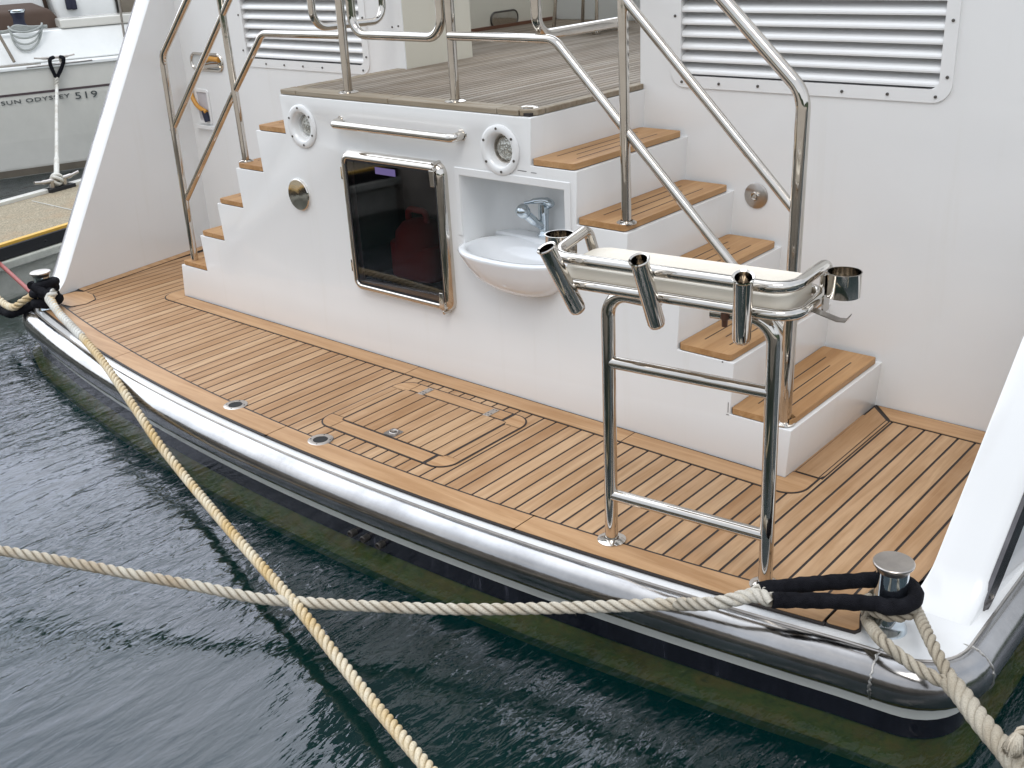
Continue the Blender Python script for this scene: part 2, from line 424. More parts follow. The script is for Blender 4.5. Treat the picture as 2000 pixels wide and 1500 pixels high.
# --- locker door
g = MB()
def frame_y(mb, x0, x1, z0, z1, y0, y1, w, r, mi=0, seg=8):
    o = f2([(x0, z0), (x1, z0), (x1, z1), (x0, z1)], r, seg); i = f2([(x0 + w, z0 + w), (x1 - w, z0 + w), (x1 - w, z1 - w), (x0 + w, z1 - w)], max(.006, r - w), seg)
    n = len(o); vs = [(a, y0, b) for a, b in o] + [(a, y1, b) for a, b in o] + [(a, y1, b) for a, b in i] + [(a, y0, b) for a, b in i]
    fs = []
    for k in range(n):
        j = (k + 1) % n
        fs += [(k, j, n + j, n + k), (n + k, n + j, 2 * n + j, 2 * n + k), (2 * n + k, 2 * n + j, 3 * n + j, 3 * n + k), (3 * n + k, 3 * n + j, j, k)]
    mb.add(vs, fs, mi)
DX0, DX1, DZ0, DZ1 = -2.462, -1.752, .352, 1.078
o_ = f2([(DX0, DZ0), (DX1, DZ0), (DX1, DZ1), (DX0, DZ1)], .06, 8); rings = []
prof = [(0, 0), (.0, -.008), (.004, -.022), (.014, -.036), (.026, -.043), (.034, -.044), (.040, -.040), (.042, -.030)]
for ins, y in prof:
    q = f2([(DX0 + ins, DZ0 + ins), (DX1 - ins, DZ0 + ins), (DX1 - ins, DZ1 - ins), (DX0 + ins, DZ1 - ins)], .06 - ins * .8, 8)
    rings.append([(a, y, b) for a, b in q])
n = len(rings[0]); vs = [p for r_ in rings for p in r_]
fs = [(i * n + k, i * n + (k + 1) % n, (i + 1) * n + (k + 1) % n, (i + 1) * n + k) for i in range(len(rings) - 1) for k in range(n)]
g.add(vs, fs)
door = g.build('locker_door', 'polished_steel', yacht, smooth=60)
g = MB(); q = f2([(DX0 + .041, DZ0 + .041), (DX1 - .041, DZ0 + .041), (DX1 - .041, DZ1 - .041), (DX0 + .041, DZ1 - .041)], .027, 6)
g.add([(a, -.034, b) for a, b in q], [tuple(range(len(q)))]); gq = g.build('glass', 'locker_glass', door, smooth=0)
if gq.data.polygons[0].normal.y > 0: gq.data.flip_normals()
gq.data.update()
g = MB(); frame_y(g, DX0 + .0405, DX1 - .0405, DZ0 + .0405, DZ1 - .0405, -.0365, -.029, .010, .027); g.build('seal', 'black_rubber', door)
g = MB().box((-2.20, -.0385, .985), (-2.06, -.0372, 1.018)); g.build('rectangle', 'purple_patch', door, label='small purple sticker at the top of the glass')  # flat purple rectangle just in front of the glass
for z in (.955, .475):
    g = MB().box((DX0 - .028, -.012, z - .032), (DX0 + .004, .0, z + .032)); g.tube([(DX0 - .002, -.016, z - .034), (DX0 - .002, -.016, z + .034)], .007, 12)
    g.build('hinge', 'polished_steel', door, bevel=.002)
for z, s_ in ((1.045, -1), (.385, 1)):
    g = MB(); pth = fillet([(-1.80, -.040, z - s_ * .055 + .02 * s_), (-1.80, -.052, z - s_ * .012), (-1.80, -.05, z + s_ * -.04), ], .01)
    g.tube([(-1.795, -.030, z), (-1.795, -.058, z)], .014, 16)
    g.hull8([(-1.812, -.056, z), (-1.780, -.056, z), (-1.780, -.062, z), (-1.812, -.062, z)], [(-1.808, -.056, z + s_ * .075), (-1.784, -.056, z + s_ * .075), (-1.784, -.061, z + s_ * .075), (-1.808, -.061, z + s_ * .075)])
    g.tube([(-1.796, -.0, z - s_ * .03), (-1.796, -.05, z - s_ * .028)], .009, 10)
    g.build('latch', 'polished_steel', door, bevel=.003)
# --- grab handle
g = MB().tube(fillet([(-2.455, 0, 1.212), (-2.455, -.062, 1.205), (-1.64, -.062, 1.203), (-1.64, 0, 1.210)], .035), .0198, 18)
for x in (-2.455, -1.64): g.lathe([(.0, .006), (.024, .006), (.027, 0)], (x, 0, 1.211), (0, -1, 0), 24)
g.build('grab_handle', 'polished_steel', yacht, smooth=50)
# --- deck lamps on the transom
for cx, cz, lit in ((-2.762, 1.162, 0), (-1.418, 1.163, 1)):
    g = MB(); g.lathe([(.110, 0), (.109, .007), (.100, .012), (.080, .012), (.074, .008), (.066, -.008), (.062, -.036), (.056, -.038)], (cx, -.001, cz), (0, -1, 0), 48)
    lamp = g.build('deck_lamp', 'gelcoat_white', yacht, smooth=50)
    g = MB().lathe([(.063, -.030), (.0565, -.028), (.054, -.040)], (cx, -.002, cz), (0, -1, 0), 40); g.build('lamp_bezel', 'satin_steel' if lit else 'gelcoat_white', lamp)
    g = MB().lathe([(.0545, -.040), (.046, -.030), (.032, -.023), (.015, -.020), (0, -.0195)], (cx, -.002, cz), (0, -1, 0), 32); g.build('lens', 'lamp_lens', lamp)
    for k in range(6):
        a = PI / 2 + .1 + k * PI / 3; MB().lathe([(0, .0155), (.0055, .015), (.006, .011)], (cx + .093 * math.cos(a), -.001, cz + .093 * math.sin(a)), (0, -1, 0), 10).build('screw', 'screw_steel', lamp)
# --- polished disc (shore water inlet)
g = MB().lathe([(.084, 0), (.084, .010), (.080, .014), (0, .015)], (-2.853, -.001, .800), (0, -1, 0), 48); g.build('inlet_cap', 'polished_steel', yacht, smooth=40)
g = MB().lathe([(.088, 0), (.088, .004), (.084, .005)], (-2.853, -.0005, .800), (0, -1, 0), 48); g.build('cap_ring', 'gelcoat_white', yacht)
# --- niche trim, sink, tap
g = MB(); g.prismy([(-1.705, .745), (-1.6745, .745), (-1.6745, 1.0275), (-1.0725, 1.0275), (-1.0725, .68), (-1.040, .68), (-1.040, 1.062), (-1.705, 1.062)], -.005, .001)
g.build('niche_trim', 'gelcoat_white', yacht, bevel=.003)
SX, SY, SZ = -1.372, .045, .712
def oval(a, b, cx, cy, z, n=48, p=2.35):
    out = []
    for k in range(n):
        t = 2 * PI * k / n; c, s_ = math.cos(t), math.sin(t)
        out.append((cx + a * math.copysign(abs(c) ** (2 / p), c), cy + b * math.copysign(abs(s_) ** (2 / p), s_), z))
    return out
A, B = .318, .205
rg = [oval(.03, .02, SX + .05, SY - .02, .535), oval(.12, .075, SX + .05, SY - .03, .536), oval(.19, .115, SX + .04, SY - .02, .556), oval(.25, .155, SX + .02, SY - .01, .592), oval(.295, .185, SX + .01, SY, .645), oval(.314, .201, SX, SY, .690),
      oval(A, B, SX, SY, .703), oval(A - .006, B - .006, SX, SY, SZ), oval(A - .030, B - .028, SX, SY, SZ + .001), oval(A - .045, B - .04, SX, SY - .004, SZ - .008), oval(A - .07, B - .062, SX + .005, SY - .012, SZ - .05), oval(.15, .08, SX + .03, SY - .02, .575), oval(.02, .02, SX + .04, SY - .02, .565)]
n = 48; g = MB(); g.add([p for r_ in rg for p in r_], [(i * n + k, i * n + (k + 1) % n, (i + 1) * n + (k + 1) % n, (i + 1) * n + k) for i in range(len(rg) - 1) for k in range(n)])
sink = g.build('wash_basin', 'porcelain', yacht, smooth=60)
g = MB(); q = f2([(-1.669, .06), (-1.078, .06), (-1.078, .297), (-1.669, .297)], .004, 2); g.box((-1.669, .20, .66), (-1.078, .297, .722)); g.build('basin_shelf', 'porcelain', yacht, bevel=.012)
fb = PZ(1063, 460, .722); ty = fb[1]
g = MB(); bx, by, bz = fb; 
g.lathe([(.032, 0), (.032, .008), (.025, .014), (.022, .03), (.023, .075), (.026, .12), (.024, .150), (.0, .158)], (bx, by, bz), (.02, 0, 1), 24)
e1 = PY(1043, 432, by - .06); e2 = PY(1022, 413, by - .11)
g.tube(catmull([(bx, by, bz + .04), e1, e2], 6), [.018] * 6 + [.021] * 7, 16)
tap = g.build('tap', 'chrome', yacht, smooth=60)
g = MB().lathe([(0, -.034), (.02, -.03), (.030, -.012), (.033, .006), (.026, .026), (.010, .034), (0, .035)], e2, tuple(Vector(e2) - Vector(e1)), 24); g.build('spray_head', 'chrome', tap, smooth=60)
l1 = PY(1076, 398, by); l2 = PY(1058, 391, by - .03); l3 = PY(1024, 397, by - .07)
g = MB().tube(catmull([(bx, by, bz + .145), l1, l2, l3], 6), [.020] * 5 + [.018] * 6 + [.013] * 5 + [.009] * 3, 12); g.build('lever', 'chrome', tap, smooth=60)
# --- platform body: outline paths
def side_path(off, z, y_end=2.2, n=40):
    # teak edge -> offset outward; right side x=.885+off, left mirrored
    xr = .888 + off; xl = MIR - xr
    pts = [(xl, y_end, z), (xl, Ya(-4.95) - off + .0, z)]
    pts = [(xl, y_end, z), (xl, -.50 - off, z)]
    xs = np.linspace(-4.72, .62, n)
    pts += [(x, Ya(x) - off, z) for x in xs]
    pts += [(xr, Ya(.75) - off + .02, z), (xr, y_end, z)]
    r = [0, .22] + [.3] * n + [.20, 0]
    return fillet(pts, r, 8)
def slab(off, z0, z1, name, mat, **k):
    p = [(q.x, q.y) for q in side_path(off, 0)]
    return MB().prism(p, z0, z1).build(name, mat, yacht, **k)
slab(.047, -.060, -.009, 'swim_platform', 'gelcoat_white', bevel=.006)
slab(.066, -.208, -.1, 'platform_skirt', 'boot_grey')
slab(.060, -.2865, -.2085, 'boot_stripe', 'boot_black')
def evenly(path, n):
    Ls = [0]
    for p, q in zip(path, path[1:]): Ls.append(Ls[-1] + (q - p).length)
    o = []; j = 0
    for i in range(n):
        t_ = Ls[-1] * i / (n - 1)
        while j < len(Ls) - 2 and Ls[j + 1] < t_: j += 1
        o.append(path[j].lerp(path[j + 1], (t_ - Ls[j]) / max(1e-9, Ls[j + 1] - Ls[j])))
    return o
hp = [[(q.x, q.y, z) for q in evenly(side_path(o_f, 0), 240)] for o_f, z in ((.050, -.2868), (.085, -.32), (.105, -.365), (.095, -.41), (.045, -.455), (-.10, -.50))]
nn_h = len(hp[0]); MB().add([p for l_ in hp for p in l_], [(i * nn_h + k, i * nn_h + (k + 1) % nn_h, (i + 1) * nn_h + (k + 1) % nn_h, (i + 1) * nn_h + k) for i in range(5) for k in range(nn_h)] + [tuple(range(nn_h)), tuple(5 * nn_h + k for k in range(nn_h))]).build('underwater_hull', 'fouled_hull', yacht)
rp = side_path(.045, -.090)
rp = dense(rp, .05)
rub = MB().tube(rp, .0815, 28).build('rub_rail', 'rail_steel', yacht, smooth=60)
# welds at the corner
def weld(P, mb):
    P = Vector(P); i = min(range(len(rp)), key=lambda k: (rp[k] - P).length); a = rp[i]; t = (rp[i + 1] - rp[i - 1]).normalized()
    u = Vector((0, 0, 1)); w = t.cross(u); ring = []
    for k in range(72):
        an = 2 * PI * k / 72; j = (k % 3 - 1) * .0016 + random.uniform(-.002, .002)
        ring.append(a + (w * math.cos(an) + u * math.sin(an)) * .0805 + t * j)
    mb.tube(ring, [.0042 + random.uniform(-.0012, .0012) for _ in ring], 8, closed=True)
for P in ((.735, -.82, -.09), (.935, -.62, -.09), (MIR - .735, -.82, -.09)):
    g = MB(); weld(P, g); g.build('weld_seam', 'weld_steel', rub)
# flange lip where rail meets the platform
g = MB(); p1 = side_path(.047, -.008); g.tube(dense(p1, .05), .0045, 6); g.build('rail_flange', 'satin_steel', rub)
# drains outlets on boot stripe
for px, py in ((704, 1027), (728, 1038), (757, 1052)):
    P = PP(px, py, np.array([-1.4, Ya(-1.4) - .03, 0]), np.array([0., 1., 0.]))
    g = MB().lathe([(.015, -.03), (.016, .03), (.013, .032), (.011, .02), (.0, .018)], (P[0], Ya(P[0]) - .06, -.245), (0, -1, 0), 16); g.build('bilge_outlet', 'screw_steel', yacht)
# --- teak deck of the platform
def wingx_r(y): return .712 + .146 * (y + .45)
def wingx_l(y): return MIR - wingx_r(y)
out = [(x, Ya(x)) for x in np.linspace(-4.70, .635, 60)] + [(.645, -.745), (.615, -.68), (.60, -.61), (.64, -.545), (.70, -.50), (wingx_r(-.44) + .02, -.44), (wingx_r(.86) + .02, .86)] + \
      [(MIR - wingx_r(.86) - .02, .86), (MIR - wingx_r(-.43) - .02, -.43), (-4.86, -.50), (-4.80, -.56), (-4.76, -.62)]
g = MB().prism(out, -.0085, -.0015)
base = g.build('deck_seams', 'caulk_black', yacht)
pl = MB()
AFT = .117; G = .0050
def plank(mb, x0, x1, ylo, yhi, z0=-.006, z1=.0, n=5, mi=0):
    xs = [x0 + (x1 - x0) * i / n for i in range(n + 1)]
    lo = [(x, ylo(x)) for x in xs]; hi = [(x, yhi(x)) for x in xs]
    ok = [i for i in range(n + 1) if hi[i][1] - lo[i][1] > .01]
    if len(ok) < 2: return
    lo = [lo[i] for i in ok]; hi = [hi[i] for i in ok]
    mb.prism(lo + hi[::-1], z0, z1, mi)
PW = .0703
x = .127 - 80 * PW
while x < .95:
    a, b = x + G, x + PW - G; xm = (a + b) / 2
    def lo(t):
        y = Ya(t) + AFT + G
        if t > .50: y = max(y, -.655 + (t - .50) * .95)
        if t > .70: y = max(y, (t - .712) / .146 - .45 + .03)
        if t < -4.60: y = max(y, -.50 + (-4.60 - t) * .7)
        if t < -4.82: y = max(y, (-t + MIR - .712) / .146 - .45 + .03)
        return y
    def hi(t):
        y = .712 if (t > -.02 or t < -4.15) else .02
        if t < -4.66: y = min(y, (MIR - t - .712 + .085) / .0001 if False else y)
        return y
    # left boundary margin along the wing
    if xm < -4.70:
        def hi(t, _h=hi):
            # wing inner face x = wingx_l(y) ; keep .075 clear
            y = ((MIR - (t - .075)) - .712) / .146 - .45
            return min(.712, _h(t)) if True else y
        lo2 = lo
        def lo(t, _l=lo2):
            y = ((MIR - t) + .075 - .712) / .146 - .45
            return max(_l(t), y)
    if b < .93 and a > -4.97: plank(pl, a, b, lo, hi)
    x += PW
deck = pl.build('teak_deck', 'teak_y', yacht, smooth=0)
# aft margin boards in four lengths
g = MB()
cuts = [-4.70, -3.55, -2.055, -.62, .535]
def board(polyg, grow=.0072, name='margin_board', mat='teak_x', z=.0034):
    P_ = [Vector((p[0], p[1], 0)) for p in polyg]; n = len(P_); ar = sum(P_[i].x * P_[(i + 1) % n].y - P_[(i + 1) % n].x * P_[i].y for i in range(n))
    if ar < 0: P_ = P_[::-1]
    o = []
    for i in range(n):
        d1 = (P_[i] - P_[i - 1]).normalized(); d2 = (P_[(i + 1) % n] - P_[i]).normalized(); n1 = Vector((d1.y, -d1.x, 0)); n2 = Vector((d2.y, -d2.x, 0)); m_ = (n1 + n2)
        m_ = m_.normalized() * min(2.0, 1 / max(.4, m_.normalized().dot(n1))) if m_.length > 1e-6 else n1
        o.append(P_[i] + m_ * grow)
    g = MB(); g.prism([(p.x, p.y) for p in o], -.005, .0018, 1); g.prism([(p.x, p.y) for p in P_], -.004, z, 0)
    return g.build(name, [mat, 'caulk_black'], yacht, smooth=0)
for a, b in zip(cuts, cuts[1:]):
    xs = np.linspace(a + .0025, b - .0025, 24)
    board([(x, Ya(x) + .004) for x in xs] + [(x, Ya(x) + AFT - .004) for x in xs[::-1]], .0105)
board(f2([(.542, Ya(.542) + .004), (.632, Ya(.632) + .004), (.638, -.745), (.61, -.68), (.592, -.605), (.545, -.62)], .012, 4))
board(f2([(-4.76, -.61), (-4.708, Ya(-4.7) + .004), (-4.706, Ya(-4.7) + AFT), (-4.60, -.53), (-4.565, -.45), (-4.60, -.37), (-4.70, -.33), (-4.79, -.325), (-4.862, -.36), (-4.875, -.43), (-4.84, -.52)], .02, 4))
board([(.645, -.515), (.735, -.425), (wingx_r(-.24) - .004, -.24), (wingx_r(-.42) - .004, -.42), (.70, -.505)], .005)
board([(.118, .718), (wingx_r(.72), .718), (wingx_r(.83), .832), (.012, .832)])
board([(wingx_l(-.33) + .004, -.318), (wingx_l(-.33) + .072, -.318), (wingx_l(.70) + .076, .70), (wingx_l(.83) + .004, .83)])
# transom margin (black outline sheet, then board)
g = MB()
def arcpoly(x0, x1, yb, w, r, grow=0):
    # strip in front of the transom with round ends going forward on both sides
    o = [(x0 - w, .10), (x0 - w, -w), (x1 + w, -w), (x1 + w, .06)]
    o = [(x0 - w - grow, .10 + grow), (x0 - w - grow, -w - grow), (x1 + w + grow, -w - grow), (x1 + w + grow, .06 + grow)]
    f = fillet([(a, b, 0) for a, b in o], [0, r, r, 0], 10)
    return [(p.x, p.y) for p in f] + [(x1 - .0, .06 + grow), (x1 - .0, -.0), (x0, 0), (x0, .10 + grow)]
g = MB(); 
po = arcpoly(-4.163, -.008, 0, .110, .105, .0075)
g.prism(po, -.006, .0022, 1)
x0, x1, w = -4.163, -.008, .110
mid = fillet([(x0 - w, .10, 0), (x0 - w, -w, 0), (x1 + w, -w, 0), (x1 + w, .06, 0)], [0, .10, .10, 0], 10)
L_ = [(p.x, p.y) for p in mid[:12]]; R_ = [(p.x, p.y) for p in mid[12:]]
g.prism(L_ + [(x0 + .04, -w), (x0 + .04, -.004), (x0 - .004, -.004), (x0 - .004, .10)], -.005, .0034, 0)
for a, b in ((x0 + .045, -2.05), (-2.045, -.72), (-.715, x1 - .04)):
    g.prism([(a, -w), (b, -w), (b, -.008), (a, -.008)], -.005, .0034, 0)
g.prism([(x1 - .035, -w)] + R_ + [(x1 + .004, .06), (x1 + .004, -.004), (x1 - .035, -.004)], -.005, .0034, 0)
g.build('transom_margin', ['teak_x', 'caulk_black'], yacht, smooth=0)
g = MB(); g.prism([(.002, .07), (.118, .07), (.118, .712), (.005, .825)], -.006, .0022, 1); g.prism([(.006, .0745), (.099, .0745), (.099, .71), (.006, .805)], -.005, .0034, 0); g.prism([(.104, .0745), (.114, .10), (.114, .70), (.104, .705)], -.005, .0034, 0)
g.build('side_margin', ['teak_y', 'caulk_black'], yacht, smooth=0)
# deck hatch
HX0, HX1, HY0, HY1 = -1.99, -1.155, -.752, -.158
g = MB(); g.prism(f2([(HX0, HY0), (HX1, HY0), (HX1, HY1), (HX0, HY1)], .09, 8), -.004, .0024, 1)
hx0, hx1, hy0, hy1 = -1.896, -1.246, -.660, -.246
i_ = .009
def fq(p): g.prism(p, .0, .0036, 0)
# four rails of the frame
g.prism([(-1.875, HY0 + i_), (-1.285, HY0 + i_), (-1.285, hy0 - .006), (-1.875, hy0 - .006)], 0, .0036, 0)
g.prism([(-1.875, hy1 + .006), (-1.285, hy1 + .006), (-1.285, HY1 - i_), (-1.875, HY1 - i_)], 0, .0036, 0)
g.prism([(HX0 + i_, -.638), (HX0 + .048, -.638), (HX0 + .048, -.262), (HX0 + i_, -.262)], 0, .0036, 2)
g.prism([(HX0 + .052, -.638), (hx0 - .010, -.638), (hx0 - .010, -.262), (HX0 + .052, -.262)], 0, .0036, 2)
g.prism([(hx1 + .010, -.645), (HX1 - .052, -.645), (HX1 - .052, -.262), (hx1 + .010, -.262)], 0, .0036, 2)
g.prism([(HX1 - .048, -.645), (HX1 - i_, -.645), (HX1 - i_, -.262), (HX1 - .048, -.262)], 0, .0036, 2)
def corner(cx, cy, sx, sy, RR=.082):
    # quarter ring piece
    ox = cx; oy = cy; pts = []
    for k in range(9):
        a = (PI / 2) * k / 8; pts.append((ox + sx * (-RR * math.cos(a)) + sx * .09, oy + sy * (-RR * math.sin(a)) + sy * .09))
    inner = [(cx + sx * .109, cy + sy * .009), (cx + sx * .111, cy + sy * .088), (cx + sx * .094, cy + sy * .092), (cx + sx * .085, cy + sy * .110), (cx + sx * .009, cy + sy * .108)]
    p = pts + inner
    ar = sum(p[i][0] * p[(i + 1) % len(p)][1] - p[(i + 1) % len(p)][0] * p[i][1] for i in range(len(p)))
    g.prism(p if ar > 0 else p[::-1], 0, .0036, 0)
corner(HX0, HY0, 1, 1); corner(HX1, HY0, -1, 1); corner(HX1, HY1, -1, -1); corner(HX0, HY1, 1, -1)
# planks of the lid
g.prism(f2([(hx0 - .006, hy0), (hx1 + .006, hy0), (hx1 + .006, hy1), (hx0 - .006, hy1)], .02, 4), 0, .0030, 1)
k = 9; wd = (hx1 - hx0) / k
for j in range(k):
    a = hx0 + j * wd + .003; b = a + wd - .006
    g.prism([(a + .001, hy0 + .006), (b - .001, hy0 + .006), (b - .001, hy1 - .006), (a + .001, hy1 - .006)], .001, .0046, 2)
hatch = g.build('deck_hatch', ['teak_x', 'caulk_black', 'teak_y'], yacht, smooth=0)
for hxx, hyy in ((-1.795, -.205), (-1.372, -.205)):
    g = MB().box((hxx - .018, hyy - .048, .003), (hxx + .018, hyy + .030, .0065), 0)
    for dx in (-.009, .009):
        for dy in (-.038, -.018, .018): g.lathe([(.004, .007), (0, .0075)], (hxx + dx, hyy + dy, 0), n=8, mi=1)
    g.build('hinge', ['satin_steel', 'screw_steel'], hatch, bevel=.001)
g = MB().prism(f2([(-1.625, -.655), (-1.555, -.655), (-1.555, -.590), (-1.625, -.590)], .008), .003, .0068, 0)
g.tube([(-1.59 + .020 * math.cos(t), -.620 + .018 * math.sin(t), .0085) for t in np.linspace(0, 2 * PI, 24)[:-1]], .0028, 8, closed=True, mi=0)
g.box((-1.594, -.63, .0068), (-1.586, -.60, .0078), 1)
g.build('lift_ring', ['satin_steel', 'screw_steel'], hatch)
# drains
for px, py in ((460, 791), (626, 859)):
    P = PZ(px, py, .002)
    g = MB().lathe([(.058, -.004), (.058, .003), (.054, .0045), (.034, .0045), (.031, .001)], (P[0], P[1], 0), n=36, mi=0).lathe([(.0335, .0044), (.030, .0042), (0, .0041)], (P[0], P[1], .0), n=24, mi=1)
    for q in range(4): g.lathe([(.004, .005), (0, .0055)], (P[0] + .046 * math.cos(q * PI / 2 + .5), P[1] + .046 * math.sin(q * PI / 2 + .5), 0), n=8, mi=1)
    g.build('deck_drain', ['satin_steel', 'dark_void'], yacht)
# --- treads
def tread(xb, xf, z, post=None, left=False):
    x0, x1 = sorted((xb, xf)); g = MB(); y0, y1 = .004, .815
    pts_ = [(x0, y0), (x1, y0), (x1, y1), (x0, y1)]
    if post: pts_ = [(x0, y0), (-.088, y0), (-.084, .075), (-.045, .096), (-.008, .07), (x1 - .012, y0 + .02), (x1, y0 + .035), (x1, y1), (x0, y1)]
    out_ = f2(pts_, .018 if not post else .012, 4)
    sg_ = 1 if xf > xb else -1
    g.prism([(cx - sg_ * .004, cy + .004) for cx, cy in out_], z + .0005, z + .026, 1)
    g.prism([(cx, cy) for cx, cy in out_], z + .004, z + .029, 0)
    for j, (f, ya, yb) in enumerate(((.27, .10, .70), (.50, .17, .62), (.74, .10, .70))):
        xx = xb + (xf - xb) * f; g.prism([(xx - .0028, ya), (xx + .0028, ya), (xx + .0028, yb), (xx - .0028, yb)], z + .0286, z + .0296, 1)
    return g.build('stair_tread', ['teak_tread', 'caulk_black'], yacht, bevel=.004, seg=2)
for i in range(5):
    tread(NR[i + 1] - .008, NR[i] - .016, LVL[i], post=(i == 0))
    tread(NL[i + 1] + .008, NL[i] + .016, LVL[i])
for x_, z_, w_, h_ in ((NR[1] - .020, .215, .0022, .045), (NR[1] - .022, .204, .012, .0022), (-.30, .425, .006, .005), (-1.30, 1.083, .05, .0025), (-1.235, 1.081, .03, .0022)):
    MB().box((x_ - w_ / 2, -.0012, z_), (x_ + w_ / 2, .0005, z_ + h_)).build('scuff_mark', 'screw_steel', yacht, smooth=0)
# --- upper deck
ZT = 1.312
g = MB(); g.prism([(-2.915, .022), (-1.262, .022), (-1.262, .86), (-1.27, .86), (-1.27, 7.0), (-4.2, 7.0), (-4.2, 1.38), (-2.85, 1.38), (-2.85, .80), (-2.925, .80)], ZT - .01, ZT + .012)
g.build('upper_deck_seams', 'caulk_black', yacht)
pl = MB(); x = -2.845; pw = .0465
while x < -1.29:
    pl.prism([(x + .0042, .115), (x + pw - .0042, .115), (x + pw - .0042, 3.3), (x + .0042, 3.3)], ZT, ZT + .0225); x += pw
x = -2.85 - pw
while x > -4.1:
    pl.prism([(x + .0042, 1.39), (x + pw - .0042, 1.39), (x + pw - .0042, 3.5), (x + .0042, 3.5)], ZT, ZT + .0225); x -= pw
pl.build('upper_deck', 'teak_weathered', yacht, smooth=0)
g = MB()
for a, b in ((-2.922, -2.80), (-2.796, -2.12), (-2.116, -1.44), (-1.436, -1.32)): g.prism([(a, .010), (b, .010), (b, .11), (a, .11)], ZT, ZT + .0245)
g.prism(f2([(-1.316, .010), (-1.246, .055), (-1.246, .11), (-1.316, .11)], .006, 2), ZT, ZT + .0245)
g.prism([(-1.285, .115), (-1.246, .115), (-1.246, .838), (-1.285, .838)], ZT, ZT + .0245)
g.prism([(-2.92, .115), (-2.85, .115), (-2.85, .838), (-2.92, .838)], ZT, ZT + .0245)
g.build('upper_deck_edge', 'teak_weathered_x', yacht, bevel=.004, seg=2)
P = PZ(1034, 209, 1.337)
g = MB().lathe([(.042, 0), (.042, .006), (.036, .009), (.03, .006), (0, .006)], (P[0], P[1], 1.330), n=28); g.build('deck_socket', 'polished_steel', yacht)
# --- bulkheads
def hole(x0, x1, z0, z1): return MB().prismy(f2([(x0, z0), (x1, z0), (x1, z1), (x0, z1)], .045, 6), .7, .925).build('cutter', 'gelcoat_white', yacht, smooth=0)
LV = ((-1.095, .185, 1.332, 1.95), (-4.365, -3.145, 1.288, 1.92))
bh = MB().box((-1.266, .84, -.02), (1.10, .94, 2.9)).build('forward_bulkhead', 'gelcoat_white', yacht, smooth=0); carve(bh, [hole(LV[0][0] + .05, LV[0][1] - .05, LV[0][2] + .05, LV[0][3] - .05)])
bh = MB().box((-5.30, .84, -.02), (-2.848, .94, 2.9)).build('forward_bulkhead', 'gelcoat_white', yacht, smooth=0); carve(bh, [hole(LV[1][0] + .05, LV[1][1] - .05, LV[1][2] + .05, LV[1][3] - .05)])
MB().box((-4.75, .95, 3.15), (.60, 1.34, 4.9)).build('flybridge_reflection_slab', 'reflection_dark', yacht, bevel=.04)  # unseen flybridge front reduced to a dark slab, shaped for water reflections
g = MB(); g.box((-2.92, .846, 1.33), (-2.845, 1.385, 2.9)); g.box((-4.3, 1.32, 1.33), (-2.921, 1.385, 2.9)); g.build('passage_panel', 'gelcoat_cream', yacht)
P = PX(765, 53, -2.847); Q = PX(777, 51, -2.847)
for p in (P, Q): MB().lathe([(.006, .0), (.005, .004), (0, .005)], (-2.845, p[1], p[2]), (1, 0, 0), 10).build('screw', 'screw_steel', yacht)
# cockpit far walls
g = MB(); g.box((-3.98, 1.39, 1.33), (-3.905, 6, 2.5)); cw = g.build('cockpit_side', 'gelcoat_cream', yacht)
g = MB(); g.box((-3.904, 1.39, 1.33), (-3.885, 3.6, 1.358)); g.build('cockpit_skirting', 'brown_trim', yacht)
c1 = PX(985, 37, -3.90)
g = MB(); q = fillet([(-3.897, c1[1] - .15, c1[2] - .05), (-3.897, c1[1] + .15, c1[2] - .05), (-3.897, c1[1] + .15, c1[2] + .055), (-3.897, c1[1] - .15, c1[2] + .055)], .048, 6, True)
g.tube(q, .007, 8, closed=True, mi=0); g.add([(p.x + .002, p.y, p.z) for p in q], [tuple(range(len(q)))], 1); g.build('oval_port', ['screw_steel', 'polished_steel'], yacht)
g = MB(); g.box((-3.885, 3.48, 1.33), (-3.05, 4.3, 2.5)).box((-3.045, 3.35, 1.33), (-2.2, 4.3, 2.5)).box((-2.195, 3.35, 1.33), (-1.27, 4.3, 2.5)); g.build('cockpit_cabinet', 'gelcoat_grey', yacht, bevel=.01)
